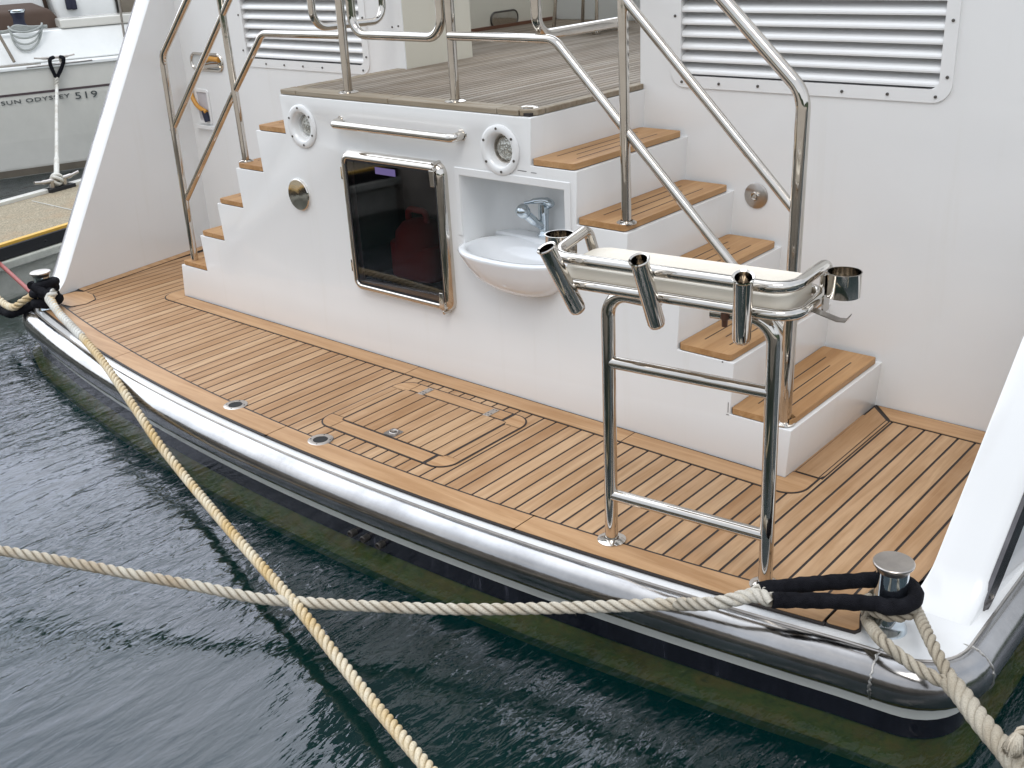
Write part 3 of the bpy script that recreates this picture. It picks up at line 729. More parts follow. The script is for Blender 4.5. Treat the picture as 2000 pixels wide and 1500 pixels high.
# --- louvre vents
def louvre(x0, x1, z0, z1, slats, zs, pitch, cut_):
    g = MB(); frame_y(g, x0, x1, z0, z1, .840, .834, .052, .075)
    scr = []
    nx = int((x1 - x0) / .19)
    for k in range(nx + 1):
        xx = x0 + .06 + (x1 - x0 - .12) * k / nx
        scr += [(xx, z0 + .024), (xx, z1 - .024)]
    for k in range(3):
        zz = z0 + .10 + (z1 - z0 - .2) * k / 2; scr += [(x0 + .022, zz), (x1 - .022, zz)]
    for sx, sz in scr: g.lathe([(.0065, .0), (.006, .004), (0, .005)], (sx, .834, sz), (0, -1, 0), 10, mi=1)
    v_ = g.build('louvre_vent', ['gelcoat_white', 'screw_steel'], yacht)
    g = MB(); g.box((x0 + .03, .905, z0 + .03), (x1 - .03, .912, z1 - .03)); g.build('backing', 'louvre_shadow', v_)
    g = MB(); a, b = x0 + .0505, x1 - .0505; zz = zs; k = 0
    while zz < z1 - .045:
        # curved blade: sticks out at its lower edge
        n_ = 6; vs = []; top = []
        for j in range(n_ + 1):
            t = j / n_; yy = .8905 - .048 * math.sin(t * PI / 2) ** 1.2; z_ = zz + pitch * 1.12 - t * pitch * .78
            if j == n_: z_ -= .0
            vs.append((yy, z_))
        vs.append((vs[-1][0] + .001, vs[-1][1] - .007)); back = [(y_ + .004, z_ - .001) for y_, z_ in vs]
        sh = 0
        for (ya_, za), (yb_, zb) in zip(vs, vs[1:]):
            g.add([(a + sh, ya_, za), (b - sh, ya_, za), (b - sh, yb_, zb), (a + sh, yb_, zb)], [(0, 1, 2, 3)])
        (ya_, za) = vs[-1]; g.add([(a + sh, ya_, za), (b - sh, ya_, za), (b - sh, ya_ + .006, za), (a + sh, ya_ + .006, za)], [(0, 1, 2, 3)])
        zz += pitch; k += 1
    g.build('slats', 'gelcoat_white', v_, smooth=50)
louvre(*LV[0], 8, 1.380, .0532, 0)
louvre(*LV[1], 8, 1.336, .058, 0)
# deck lock disc on right bulkhead
g = MB().lathe([(.058, 0), (.058, .004), (.052, .008), (0, .009)], (-.637, .839, .875), (0, -1, 0), 36, mi=0)
g.tube([(-.637 + .018 * math.cos(t), .826, .875 + .015 * math.sin(t)) for t in np.linspace(.3, 5.2, 16)], .005, 8, mi=1); g.lathe([(.012, .005), (.010, .018), (0, .019)], (-.637, .839, .875), (0, -1, 0), 16, mi=1)
g.build('lock_disc', ['satin_steel', 'polished_steel'], yacht)
# fairlead opening and power inlet on left bulkhead
g = MB(); q = fillet([(-4.955, .836, 1.245), (-4.60, .836, 1.245), (-4.60, .836, 1.350), (-4.955, .836, 1.350)], .05, 6, True)
g.tube(q, .010, 10, closed=True, mi=0); g.add([(p.x, .8392, p.z) for p in q], [tuple(range(len(q)))], 1)
fl = g.build('fairlead', ['polished_steel', 'gelcoat_grey'], yacht)
g = MB().tube([(-4.82, .832, 1.262), (-4.72, .829, 1.278), (-4.62, .826, 1.285)], .016, 10, mi=0).tube([(-4.83, .835, 1.30), (-4.72, .829, 1.322), (-4.62, .826, 1.318)], .017, 12, mi=1)
g.build('cleat_bar', ['polished_steel', 'orange_hose'], fl)
g = MB(); frame_y(g, -4.975, -4.815, .880, 1.115, .840, .830, .022, .02); g.box((-5.00, .815, .845), (-4.80, .840, .872)); pi_ = g.build('shore_power_inlet', 'gelcoat_white', yacht, bevel=.003)
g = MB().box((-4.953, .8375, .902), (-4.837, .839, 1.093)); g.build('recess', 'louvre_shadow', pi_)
g = MB().tube(catmull([(-5.00, .82, 1.12), (-4.985, .815, 1.06), (-4.93, .812, 1.0), (-4.85, .82, .965)], 6), .015, 12, mi=0); g.tube([(-4.875, .822, .975), (-4.855, .825, .90)], .022, 12, mi=1)
g.build('cable', ['orange_hose', 'navy'], pi_)
# --- wings (bulwarks)
def wing(sgn):
    fx = (lambda v_: v_) if sgn > 0 else (lambda v_: MIR - v_)
    g = MB(); zs = [-.055, -.04, -.02, 0, .02, .04, .06, .08] + list(np.linspace(.10, 2.9, 16)); fwd = 3.0
    loops = []
    for z in zs:
        ye = -.45 + .64 * z; xi = .712 + .085 * z; rnd = .045
        fl_ = max(0, .10 - z) ** 2 * 6      # flare out where it meets the platform
        ye2 = ye - fl_
        q_ = fl_ * .8
        loops.append([(fx(xi + .146 * (fwd - ye)), fwd, z), (fx(xi + .146 * .30), ye + .30, z), (fx(xi + .006 - q_ * .3), ye2 + .006, z), (fx(xi + .014 - q_ * .3), ye2, z), (fx(xi + .07), ye2 - .0, z),
                      (fx(xi + .14 + q_ * .2), ye2 + .002, z), (fx(xi + .172 + q_ * .2), ye2 + .008, z), (fx(xi + .186), ye2 + .024, z), (fx(xi + .190), ye + .07, z), (fx(xi + .19 + .02), ye + .40, z), (fx(xi + .19 + .05), fwd, z)])
    n_ = len(loops[0]); vs = [p for l_ in loops for p in l_]
    fs = [(i * n_ + k, i * n_ + (k + 1) % n_, (i + 1) * n_ + (k + 1) % n_, (i + 1) * n_ + k) for i in range(len(loops) - 1) for k in range(n_)]
    fs.append(tuple((len(loops) - 1) * n_ + k for k in range(n_)))
    g.add(vs, fs); w_ = g.build('side_wing', 'gelcoat_white', yacht, smooth=55)
    # steel strake on the outer corner
    g = MB(); pts = []
    def edge(z, d, o): # on the outer face, d back from the edge, o proud
        ye = -.45 + .64 * z; xi = .712 + .085 * z
        return (fx(xi + .188 + d * .05 + o), ye + .012 + d, z)
    zz = [-.012, .002, .03] + list(np.linspace(.07, 2.3, 12)); wdt = [.012, .03, .042] + [.050] * 12
    A_ = [edge(z, .0 if i > 1 else .03 - i * .01, .004) for i, z in enumerate(zz)]; A2 = [edge(z, .0 if i > 1 else .03 - i * .01, -.01) for i, z in enumerate(zz)]
    B_ = [edge(z, .03 + w__, .010) for z, w__ in zip(zz, wdt)]; B2 = [edge(z, .03 + w__, -.01) for z, w__ in zip(zz, wdt)]
    n2 = len(zz); g.add(A_ + B_ + B2 + A2, [q for i in range(n2 - 1) for q in ((i, i + 1, n2 + i + 1, n2 + i), (n2 + i, n2 + i + 1, 2 * n2 + i + 1, 2 * n2 + i), (3 * n2 + i, 3 * n2 + i + 1, i + 1, i))] + [(0, n2, 2 * n2, 3 * n2)])
    st = g.build('steel_strake', 'dark_steel', w_)
    e = edge(.035, .028, .0075); g = MB().lathe([(.010, 0), (.010, .003), (.006, .004), (.005, .001), (0, .001)], e, (sgn * .9, -.3, .1), 16); g.build('rivet', 'satin_steel', w_)
wing(1); wing(-1)
# --- stair rails
YR = .06
def y_(px, py, y=YR): p = PY(px, py, y); return (p[0], y, p[2])
def flange(mb, x, y, z, r=.042): mb.lathe([(r, 0), (r, .004), (r * .75, .010), (.026, .012)], (x, y, z), n=28)
def post(parent, pts, r, base_z=None, fil=.10, fr=.042):
    g = MB().tube(fillet(pts, fil, 10), r, 20)
    if base_z is not None: flange(g, pts[0][0], pts[0][1], base_z, fr)
    return g.build('post', 'polished_steel', parent, smooth=50)
# right
s = (1.625 - 1.287) / (1.135 - .81)
xb = -.045
rail = MB().tube([(xb, YR, 1.045), (-.95, YR, 1.045 + .905 * .97)], .0185, 18)
rail.tube(fillet([(xb, YR, .56), (-.806, YR, 1.292), (-1.148, YR, 1.621), (-1.735, YR, 1.621)], .10, 10), .0195, 18)
rr = rail.build('stair_handrail', 'polished_steel', yacht, smooth=50)
post(rr, [(xb, .047, .212), (xb, YR, 1.47), (-.40, YR, 1.80), (-.95, YR, 2.33)], .026, .211, .13)
post(rr, [(-.792, .05, .913), (-.815, YR, 2.2)], .0205, .912)
# left
rail = MB().tube([(-4.07, YR, 1.030), (-3.23, YR, 1.85)], .0185, 18)
rail.tube(fillet([(-4.06, YR, .606), (-3.395, YR, 1.287), (-3.075, YR, 1.600), (-2.46, YR, 1.605)], .09, 10), .0185, 18)
rl = rail.build('stair_handrail', 'polished_steel', yacht, smooth=50)
post(rl, [(-4.055, .05, .236), (-4.045, YR, 1.455), (-3.69, YR, 1.77), (-3.25, YR, 2.2)], .0215, None, .12)
post(rl, [(-3.372, .055, .913), (-3.398, YR, 1.85)], .0195, .912)
# middle gate between deck posts
gt = MB().tube(fillet([(-2.368, YR, 2.0), (-2.368, YR, 1.612), (-1.782, YR, 1.612), (-1.782, YR, 2.0)], .085, 10), .0215, 18).build('deck_gate', 'polished_steel', yacht, smooth=50)
post(gt, [(-2.455, YR + .005, 1.337), (-2.440, YR, 2.1)], .0215, 1.336, .1, .05)
post(gt, [(-1.741, .075, 1.337), (-1.722, YR, 2.1)], .0215, 1.336, .1, .05)
MB().tube(fillet([(-1.25, .075, 2.0), (-1.25, .075, 1.63), (-1.25, .72, 1.63), (-1.25, .72, 2.0)], .085, 10), .0225, 18).build('side_gate', 'polished_steel', yacht, smooth=50)
MB().tube(fillet([(-2.90, .26, 2.0), (-2.90, .26, 1.610), (-2.90, .75, 1.600), (-2.90, .75, 2.0)], .085, 10), .020, 18).build('side_gate', 'polished_steel', yacht, smooth=50)
# --- bollards
def bollard(x, y):
    g = MB().lathe([(.060, -.012), (.058, .0), (.053, .010), (.049, .025), (.0485, .205)], (x, y, 0), n=40)
    b = g.build('bollard', 'chrome', yacht, smooth=40)
    MB().lathe([(.0485, .205), (.054, .220), (.0605, .225), (.0615, .228), (.0615, .232), (.059, .2345), (0, .2355)], (x, y, 0), n=40).build('cap', 'satin_steel', b, smooth=30)
BR = (.700, -.678); BL = (-4.712, -.625)
bollard(*BR); bollard(*BL)
# ================================================================== BAIT TABLE
F0 = np.array([-.284, -.776, 0.]); U = np.array([.9934, .1148, 0.]); N_ = np.array([.1148, -.9934, 0.])
def L(u, n, z): return tuple(F0 + U * u + N_ * n + np.array([0, 0, z]))
bt = thing('bait_table', tuple(F0 + U * .29), 'stainless fishing bait table with cream tray and three rod holders on the teak platform', 'bait table')
g = MB().tube(fillet([L(0, 0, 0), L(0, 0, .944), L(.20, .03, .948)], .085, 10), .0235, 20); flange(g, *L(0, 0, .002)[:2], .003, .052); g.build('leg', 'polished_steel', bt, smooth=50)
g = MB().tube(fillet([L(.582, 0, 0), L(.572, 0, .940), L(.38, .03, .948)], .085, 10), .0235, 20); flange(g, *L(.582, 0, .002)[:2], .003, .052); g.build('leg', 'polished_steel', bt, smooth=50)
for z in (.700, .192):
    MB().tube([L(0, 0, z - .002), L(.576, 0, z)], .0215, 18).build('rung', 'polished_steel', bt, smooth=50)
def loop(u0, u1, n0, n1, z, r): return fillet([L(u0, n0, z), L(u1, n0, z), L(u1, n1, z), L(u0, n1, z)], r, 10, True)
MB().tube(loop(-.115, .685, -.115, .150, 1.012, .07), .0175, 16, closed=True).build('lower_rail', 'polished_steel', bt, smooth=50)
g = MB(); q = [L(*p) for p in []]
tp = fillet([(-.095, -.112, 0), (.655, -.112, 0), (.655, .132, 0), (-.095, .132, 0)], .055, 8, True)
vs = []
for z, ins in ((.992, .012), (.998, .003), (1.005, 0), (1.052, 0), (1.058, .003), (1.060, .008), (1.056, .016), (1.054, .05)):
    for p in tp:
        cx, cy = .28, .01; k_ = 1 - ins / .13
        vs.append(L(cx + (p.x - cx) * (1 - ins / .37), cy + (p.y - cy) * k_, z))
n_ = len(tp); fs = [(i * n_ + k, i * n_ + (k + 1) % n_, (i + 1) * n_ + (k + 1) % n_, (i + 1) * n_ + k) for i in range(7) for k in range(n_)] + [tuple(range(n_)), tuple(7 * n_ + k for k in range(n_))]
g.add(vs, fs); g.build('tray', 'tray_plastic', bt, smooth=40)
MB().tube(fillet([L(-.112, -.112, 1.03), L(-.125, -.088, 1.118), L(-.118, .150, 1.092), L(.668, .150, 1.092), L(.690, -.085, 1.105), L(.680, -.112, 1.03)], [0, .035, .075, .075, .035, 0], 10), .0185, 18).build('upper_rail', 'polished_steel', bt, smooth=50)
def onN(px, py, off):
    P0 = F0 + N_ * off; return PP(px, py, P0, N_)
def holder(pt, pb, ot, ob):
    a = Vector(onN(*pt, ot)); b = Vector(onN(*pb, ob)); d = a - b; Lh = d.length; r = .0275
    g = MB().lathe([(0, .008), (.016, .003), (r - .003, .010), (r, .022), (r, Lh - .006), (r + .004, Lh - .003), (r + .005, Lh), (r + .003, Lh + .003), (r - .003, Lh), (r - .005, Lh * .5), (0, Lh * .45)], b, d, 28)
    return g.build('rod_holder', 'polished_steel', bt, smooth=50)
holder((1067, 484), (1132, 611), .245, .165)
holder((1248, 507), (1284, 639), .255, .155)
holder((1452, 542), (1448, 668), .250, .155)
for uu, nn_, sg in ((.765, -.012, 1), (-.192, -.02, -1)):
    c_ = L(uu, nn_, 1.04); g = MB().lathe([(.048, .0), (.048, .070), (.0495, .072), (.0465, .072), (.046, .004), (0, .004)], c_, (0, 0, 1), 36)
    a_ = L(uu - sg * .050, nn_ - .02, 1.0); b_ = L(uu - sg * .050, nn_ + .03, 1.0)
    e1_ = L(uu - sg * .045, nn_ - .02, 1.0); 
    g.hull8([L(uu - sg * .052, nn_ - .025, .985), L(uu - sg * .052, nn_ + .025, .985), L(uu - sg * .046, nn_ + .025, .985), L(uu - sg * .046, nn_ - .025, .985)],
            [L(uu - sg * .052, nn_ - .025, 1.10), L(uu - sg * .052, nn_ + .025, 1.10), L(uu - sg * .046, nn_ + .025, 1.10), L(uu - sg * .046, nn_ - .025, 1.10)])
    g.build('cup_holder', 'satin_steel' if 0 else 'polished_steel', bt, smooth=50)
g = MB(); pth = [L(.69, .03, 1.0), L(.775, .045, .985), L(.800, .048, .988), L(.808, .049, 1.004)]
for dz in (0,):
    top = [Vector(p) + Vector(tuple(N_)) * .016 for p in pth]; bot = [Vector(p) - Vector(tuple(N_)) * .016 for p in pth]
    th = Vector((0, 0, .003)); vs = top + bot + [p + th for p in top] + [p + th for p in bot]; k = len(pth); fs = []
    for i in range(k - 1):
        fs += [(i, i + 1, k + i + 1, k + i), (2 * k + i, 2 * k + i + 1, 3 * k + i + 1, 3 * k + i), (i, i + 1, 2 * k + i + 1, 2 * k + i), (k + i, k + i + 1, 3 * k + i + 1, 3 * k + i)]
    g.add(vs, fs)
g.build('hook', 'satin_steel', bt)
MB().lathe([(.012, 0), (.014, -.02), (.010, -.022), (.009, -.045), (0, -.046)], onN(1416, 610, .05), n=12).build('drain_nipple', 'brown_trim', bt)
# ================================================================== MOORING ROPES
def sleeve(name, path, r, parent, amp=.07):
    P = resample(path, .007); ph = [random.uniform(0, 6) for _ in range(4)]
    def wob(i, k): return 1 + amp * (math.sin(i * .9 + ph[0] + k * .35) * .5 + math.sin(i * .41 + ph[1] - k * .8) * .5) + random.uniform(-.02, .02)
    return MB().tube(P, r, 14, wob=wob).build(name, 'sleeve_black', parent, smooth=60)
bx, by = BR
# rope A: from left bollard across the water to lower right
pA = [PT(96, 577, 6.55), PT(118, 615, 6.33), PT(160, 658, 6.02), PT(205, 712, 5.69), PT(262, 795, 5.35), PT(310, 866, 5.12), PT(362, 932, 4.91), PT(440, 1025, 4.50), PT(510, 1105, 4.17), PT(585, 1190, 3.88), PT(655, 1280, 3.66), PT(720, 1362, 3.46), PT(800, 1458, 3.18), PT(838, 1503, 3.07), PT(960, 1648, 2.75), PT(1100, 1800, 2.5)]
roA = thing('mooring_rope', tuple(pA[0]), 'long cream to yellow twisted rope running from left bollard down to the bottom edge', 'rope', 'mooring ropes on the yacht bollards')
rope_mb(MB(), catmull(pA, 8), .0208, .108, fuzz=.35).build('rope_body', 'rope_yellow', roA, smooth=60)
lx, ly = BL
ring = [(lx + .068 * math.cos(t), ly + .068 * math.sin(t), .115 + .012 * math.sin(t + 1)) for t in np.linspace(-2.2, 3.2, 22)]
sleeve('chafe_sleeve', [tuple(pA[0] + np.array([-.01, .0, .0]))] + ring + [tuple(pA[0] + np.array([.05, .02, .02]))], .026, roA)
ring = [(lx + .075 * math.cos(t), ly + .075 * math.sin(t), .155 + .010 * math.cos(t)) for t in np.linspace(-1.2, 3.9, 20)]
sleeve('chafe_sleeve', [tuple(pA[0] + np.array([.02, -.0, .0]))] + ring, .026, roA)
rope_mb(MB(), [pA[0] + np.array([.05, .02, .03]), pA[0] + np.array([.02, -.02, -.01]), pA[1], pA[2]], .024, .11, fuzz=.2).build('splice', 'rope_white', roA, smooth=60)
# rope from left bollard leaving to the left
q0 = np.array([lx, ly, .045])
ring = [(lx + .072 * math.cos(t), ly + .072 * math.sin(t), .05) for t in np.linspace(-1.7, 3.3, 16)]
pE = [(lx + .10, ly - .02, .045)] + ring + [tuple(PZ(60, 583, .05)), tuple(PZ(30, 596, .04))]
roB = thing('mooring_rope', (lx - .1, ly, .05), 'short sagging cream and yellow rope leaving the left bollard towards the left frame edge', 'rope', 'mooring ropes on the yacht bollards')
sleeve('chafe_sleeve', ring + [tuple(PZ(72, 592, .02)), tuple(PZ(48, 604, -.02)), tuple(PZ(20, 613, -.06)), tuple(PZ(4, 606, -.08))], .030, roB)
rope_mb(MB(), catmull([PZ(64, 577, .07), PZ(45, 588, .045), PZ(28, 600, .0), PZ(12, 596, -.02), PZ(-4, 583, .0), PZ(-60, 540, .1)], 8), .022, .11, fuzz=.2).build('rope_body', 'rope_yellow', roB, smooth=60)
g = MB().tube([PZ(-20, 497, .0), PZ(62, 572, .06)], .014, 12); tag(g.build('red_line', 'red_line', None, origin=tuple(PZ(62, 572, .06))), 'thin dull red line running straight down to the left bollard', 'rope')
# rope B: from right bollard to the left
bz = .135
spl = PZ(1470, 1163, .115)
pB = [PZ(1508, 1172, .118), spl, PZ(1400, 1178, .095), PT(1300, 1180, 3.45), PT(1100, 1187, 3.62), PT(900, 1190, 3.74), PT(700, 1183, 3.85), PT(575, 1175, 3.93), PT(500, 1168, 3.97), PT(390, 1146, 4.02), PT(250, 1120, 4.10), PT(100, 1092, 4.18), PT(-10, 1073, 4.23), PT(-250, 1030, 4.4), PT(-600, 960, 4.7)]
roC = thing('mooring_rope', (bx, by, .1), 'greyish cream twisted rope crossing the water horizontally to the right bollard', 'rope', 'mooring ropes on the yacht bollards')
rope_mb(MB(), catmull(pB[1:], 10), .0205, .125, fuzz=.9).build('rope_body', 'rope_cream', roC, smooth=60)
rope_mb(MB(), catmull([pB[0], spl, PZ(1400, 1178, .098), PT(1320, 1181, 3.42)], 10), .024, .10, fuzz=.7, ph0=1.0, taper=lambda t: 1 - .18 * t).build('splice', 'rope_splice', roC, smooth=60)
rb = .072
a0 = PZ(1508, 1172, .118); a1 = PZ(1482, 1151, .125)
front = [(bx + rb * math.cos(t), by + rb * math.sin(t), .116 + .010 * max(0, math.sin(t * .5 + .8))) for t in np.linspace(-1.75, 2.05, 26)]
sleeve('chafe_sleeve', [a0, PZ(1600, 1173, .108)] + [p for p in front] + [PZ(1600, 1139, .122), a1], .0245, roC, .08)
rope_mb(MB(), [a1 + np.array([.02, .0, 0]), a1, (a1 + spl) / 2, spl], .019, .11, fuzz=.4).build('splice', 'rope_splice', roC, smooth=60)
# rope C: from right bollard down to the lower right
wrap = [(bx + .067 * math.cos(t), by + .067 * math.sin(t), .078 - .006 * math.sin(t)) for t in np.linspace(PI * 1.02, PI * 2.9, 24)]
mg = PT(1868, 1342, 2.93)
Rl = [PZ(1693, 1198, .035), PZ(1695, 1215, .015), PT(1722, 1250, 3.07), PT(1770, 1290, 3.02), PT(1822, 1322, 2.97), mg]
Rr = [(bx + .070, by + .03, .075), tuple(PZ(1790, 1192, .055)), tuple(PT(1812, 1240, 3.12)), tuple(PT(1838, 1292, 3.02)), tuple(mg)]
roD = thing('mooring_rope', (bx, by, .05), 'thick taupe doubled rope from the foot of the right bollard to the bottom right corner', 'rope', 'mooring ropes on the yacht bollards')
g = MB(); rope_mb(g, catmull([tuple(p) for p in wrap], 3), .0185, .105, fuzz=.1)
rope_mb(g, catmull([(bx - .072, by + .01, .055)] + [tuple(p) for p in Rl], 8), .0185, .105, fuzz=.2)
rope_mb(g, catmull(Rr, 8), .0185, .105, fuzz=.2)
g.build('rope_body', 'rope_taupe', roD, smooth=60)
sp = [PT(1852, 1328, 2.95), PT(1878, 1358, 2.90), PT(1915, 1408, 2.80), PT(1960, 1462, 2.70), PT(1990, 1500, 2.62), PT(2100, 1620, 2.4)]
rope_mb(MB(), catmull(sp, 10), .028, .15, strands=4, fuzz=3.0, ph0=.5).build('splice', 'rope_taupe', roD, smooth=60)
g = MB(); eb = Vector(PT(1996, 1425, 2.66)); e0 = Vector(PT(1984, 1447, 2.60)); e1 = Vector(PT(1968, 1486, 2.57)); d = (e1 - e0).normalized()
rope_mb(g, [eb, (eb + e0) / 2, e0], .012, .09)
for _ in range(1100):
    a = Vector((random.gauss(0, 1), random.gauss(0, 1), random.gauss(0, 1))); a -= d * a.dot(d); a.normalize(); rr_ = random.random() ** .5
    p = e0 - d * .014 + a * rr_ * .014; ln = random.uniform(.020, .042) * (1.15 - .3 * rr_)
    mdl = e0 + d * ln * .5 + a * rr_ * .022; q = e0 + d * ln + a * rr_ * random.uniform(.018, .030) + Vector((0, 0, -.004)); w = a.cross(d) * random.uniform(.0008, .0013)
    g.add([p - w, p + w, mdl + w, mdl - w, q + w * .6, q - w * .6], [(0, 1, 2, 3), (3, 2, 4, 5)])
g.build('frayed_end', 'rope_cream', roD, smooth=0)
# ================================================================== PONTOON
PZt = .12
A0 = PZ(0, 480, PZt); A1 = PZ(130, 440, PZt); B0 = PZ(0, 400, PZt); B1 = PZ(150, 364, PZt)
dP = (A1 - A0); dP[2] = 0; dP /= np.linalg.norm(dP); nP = np.array([-dP[1], dP[0], 0]); 
if nP[0] > 0: nP = -nP
W_ = abs((B0 - A0) @ nP)
def pp(s_, w_, z): return tuple(A0 + dP * s_ + nP * w_ + np.array([0, 0, z - PZt]))
pont = thing('pontoon', pp(.5, W_ / 2, ZW), 'floating concrete pontoon with pebbled top and yellow edge line between the two boats', 'pontoon')
def strip(mb, w0, w1, z0, z1, s0=-4.5, s1=9, mi=None):
    mb.hull8([pp(s0, w0, z0), pp(s1, w0, z0), pp(s1, w1, z0), pp(s0, w1, z0)], [pp(s0, w0, z1), pp(s1, w0, z1), pp(s1, w1, z1), pp(s0, w1, z1)], mi)
g = MB(); strip(g, .05, W_ - .05, PZt - .10, PZt); g.build('walkway', 'pebble_deck', pont)
g = MB(); strip(g, -.004, .045, PZt - .02, PZt + .006); g.build('edge_line', 'yellow_edge', pont)
g = MB(); strip(g, -.035, -.006, PZt - .10, PZt - .012)
for s_ in (-.3, .35, 1.0): g.lathe([(.012, 0), (.010, .008), (0, .009)], pp(s_, -.035, PZt - .055), tuple(-nP), 8)
g.build('fender_strip', 'black_rubber', pont, bevel=.01)
g = MB(); strip(g, .02, W_ - .02, ZW - .3, PZt - .101); strip(g, -.06, .018, PZt - .17, PZt - .105); g.build('float', 'old_concrete', pont, bevel=.012)
g = MB(); strip(g, W_ - .045, W_ + .03, PZt - .05, PZt + .03); g.build('kerb', 'sail_grey', pont, bevel=.008)
j0 = PZ(62, 392, PZt + .004); j1 = PZ(150, 412, PZt + .004); jd = j1 - j0; jn = np.array([-jd[1], jd[0], 0]); jn /= np.linalg.norm(jn)
g = MB().add([j0 - jn * .006, j1 - jn * .006, j1 + jn * .006, j0 + jn * .006], [(0, 1, 2, 3)]); g.build('joint', 'sail_grey', pont)
cc = PZ(113, 357, PZt + .06)
def cl(mb, C0, d_, Lc, h, r):
    C0 = Vector(C0); d_ = Vector(d_)
    mb.tube(catmull([C0 - d_ * Lc + Vector((0, 0, h * 1.25)), C0 - d_ * Lc * .5 + Vector((0, 0, h)), C0 + Vector((0, 0, h)), C0 + d_ * Lc * .5 + Vector((0, 0, h)), C0 + d_ * Lc + Vector((0, 0, h * 1.25))], 5), [r * .6] * 4 + [r] * 13 + [r * .6] * 4, 12)
    for s_ in (-.28, .28): mb.tube([C0 + d_ * Lc * s_, C0 + d_ * Lc * s_ + Vector((0, 0, h))], r * 1.2, 12)
g = MB(); cl(g, (cc[0], cc[1], PZt + .02), (dP[0], dP[1], 0), .23, .07, .020); g.hull8([tuple(np.array([cc[0], cc[1], PZt + .0]) + dP * a + nP * b) for a, b in ((-.12, -.05), (.14, -.05), (.14, .05), (-.12, .05))], [tuple(np.array([cc[0], cc[1], PZt + .03]) + dP * a + nP * b) for a, b in ((-.12, -.05), (.14, -.05), (.14, .05), (-.12, .05))], 1)
g.build('cleat', ['satin_steel', 'black_rubber'], pont, smooth=50)
# ================================================================== SAILBOAT
W0 = PZ(0, 353, ZW); dd = R.T @ np.array([4300 / FPX, -1145 / FPX, 1]); dd[2] = 0; dd /= np.linalg.norm(dd); ns = np.array([-dd[1], dd[0], 0])
if ns[0] > 0: ns = -ns
def sb(s_, w_, z): return tuple(W0 + dd * s_ + ns * w_ + np.array([0, 0, z - ZW]))
def onS(px, py, off=0.0):
    P = PP(px, py, W0 + ns * off, ns); return P
sail = thing('sailboat', sb(1, 1.5, ZW), 'white and grey sailing boat moored behind the pontoon, seen from its side deck', 'sailboat')
s0, s1 = -3.5, 7.0
def band(mb, w0, z0, w1, z1, mi=0, a=s0, b=s1):
    mb.add([sb(a, w0, z0), sb(b, w0, z0), sb(b, w1, z1), sb(a, w1, z1)], [(0, 1, 2, 3)], mi)
g = MB(); prof = [(.25, ZW - .3), (.07, ZW), (.045, -.18), (.02, .1), (.0, .55), (.0, .60), (.0, .85)]
for (a, b), (c_, d_) in zip(prof, prof[1:]): band(g, a, b, c_, d_, 0)
band(g, 3.6, ZW - .3, 3.6, .85, 0); g.build('hull', 'sail_grey', sail)
g = MB(); g.add([sb(s0, .064, ZW + .005), sb(s1, .064, ZW + .005), sb(s1, .038, ZW + .085), sb(s0, .038, ZW + .085)], [(0, 1, 2, 3)], 0); g.build('boot_top', 'panel_taupe', sail)
g = MB(); g.add([sb(s0, -.006, .588), sb(s1, -.006, .588), sb(s1, -.006, .612), sb(s0, -.006, .612)], [(0, 1, 2, 3)], 0); g.build('cove_stripe', 'stripe_dark', sail)
g = MB(); g.hull8([sb(s0, -.025, .845), sb(s1, -.025, .845), sb(s1, .12, .845), sb(s0, .12, .845)], [sb(s0, -.020, .885), sb(s1, -.020, .885), sb(s1, .12, .885), sb(s0, .12, .885)]); g.build('toe_rail', 'sail_white', sail, bevel=.01)
g = MB(); g.hull8([sb(s0, .02, .80), sb(s1, .02, .80), sb(s1, 3.6, .80), sb(s0, 3.6, .80)], [sb(s0, .02, .884), sb(s1, .02, .884), sb(s1, 3.6, .90), sb(s0, 3.6, .90)]); g.build('side_deck', 'sail_white', sail)
g = MB()
for a, b in ((-3, .56), (1.62, 3.2)): g.hull8([sb(a, .05, .885), sb(b + (.12 if a < 0 else 0), .05, .885), sb(b, .17, .885), sb(a + (.04 if a > 0 else 0), .17, .885)], [sb(a, .05, .893), sb(b + (.12 if a < 0 else 0), .05, .893), sb(b, .17, .897), sb(a + (.04 if a > 0 else 0), .17, .897)])
g.build('nonskid_patch', 'grey_nonskid', sail)
# coaming with sloped side
g = MB(); c0 = onS(110, 52, .42); 
g.hull8([sb(s0, .20, .888), sb(s1, .20, .888), sb(s1, .9, .888), sb(s0, .9, .888)], [sb(s0, .42, 1.20), sb(s1, .42, 1.20), sb(s1, .75, 1.20), sb(s0, .75, 1.20)]); coam = g.build('coaming', 'sail_white', sail, bevel=.02)
g = MB(); g.hull8([sb(1.0, .40, 1.205), sb(s1, .40, 1.205), sb(s1, .80, 1.205), sb(1.0, .80, 1.205)], [sb(1.0, .41, 1.30), sb(s1, .41, 1.30), sb(s1, .80, 1.30), sb(1.0, .80, 1.30)]); g.build('coaming_top', 'sail_grey', sail, bevel=.015)
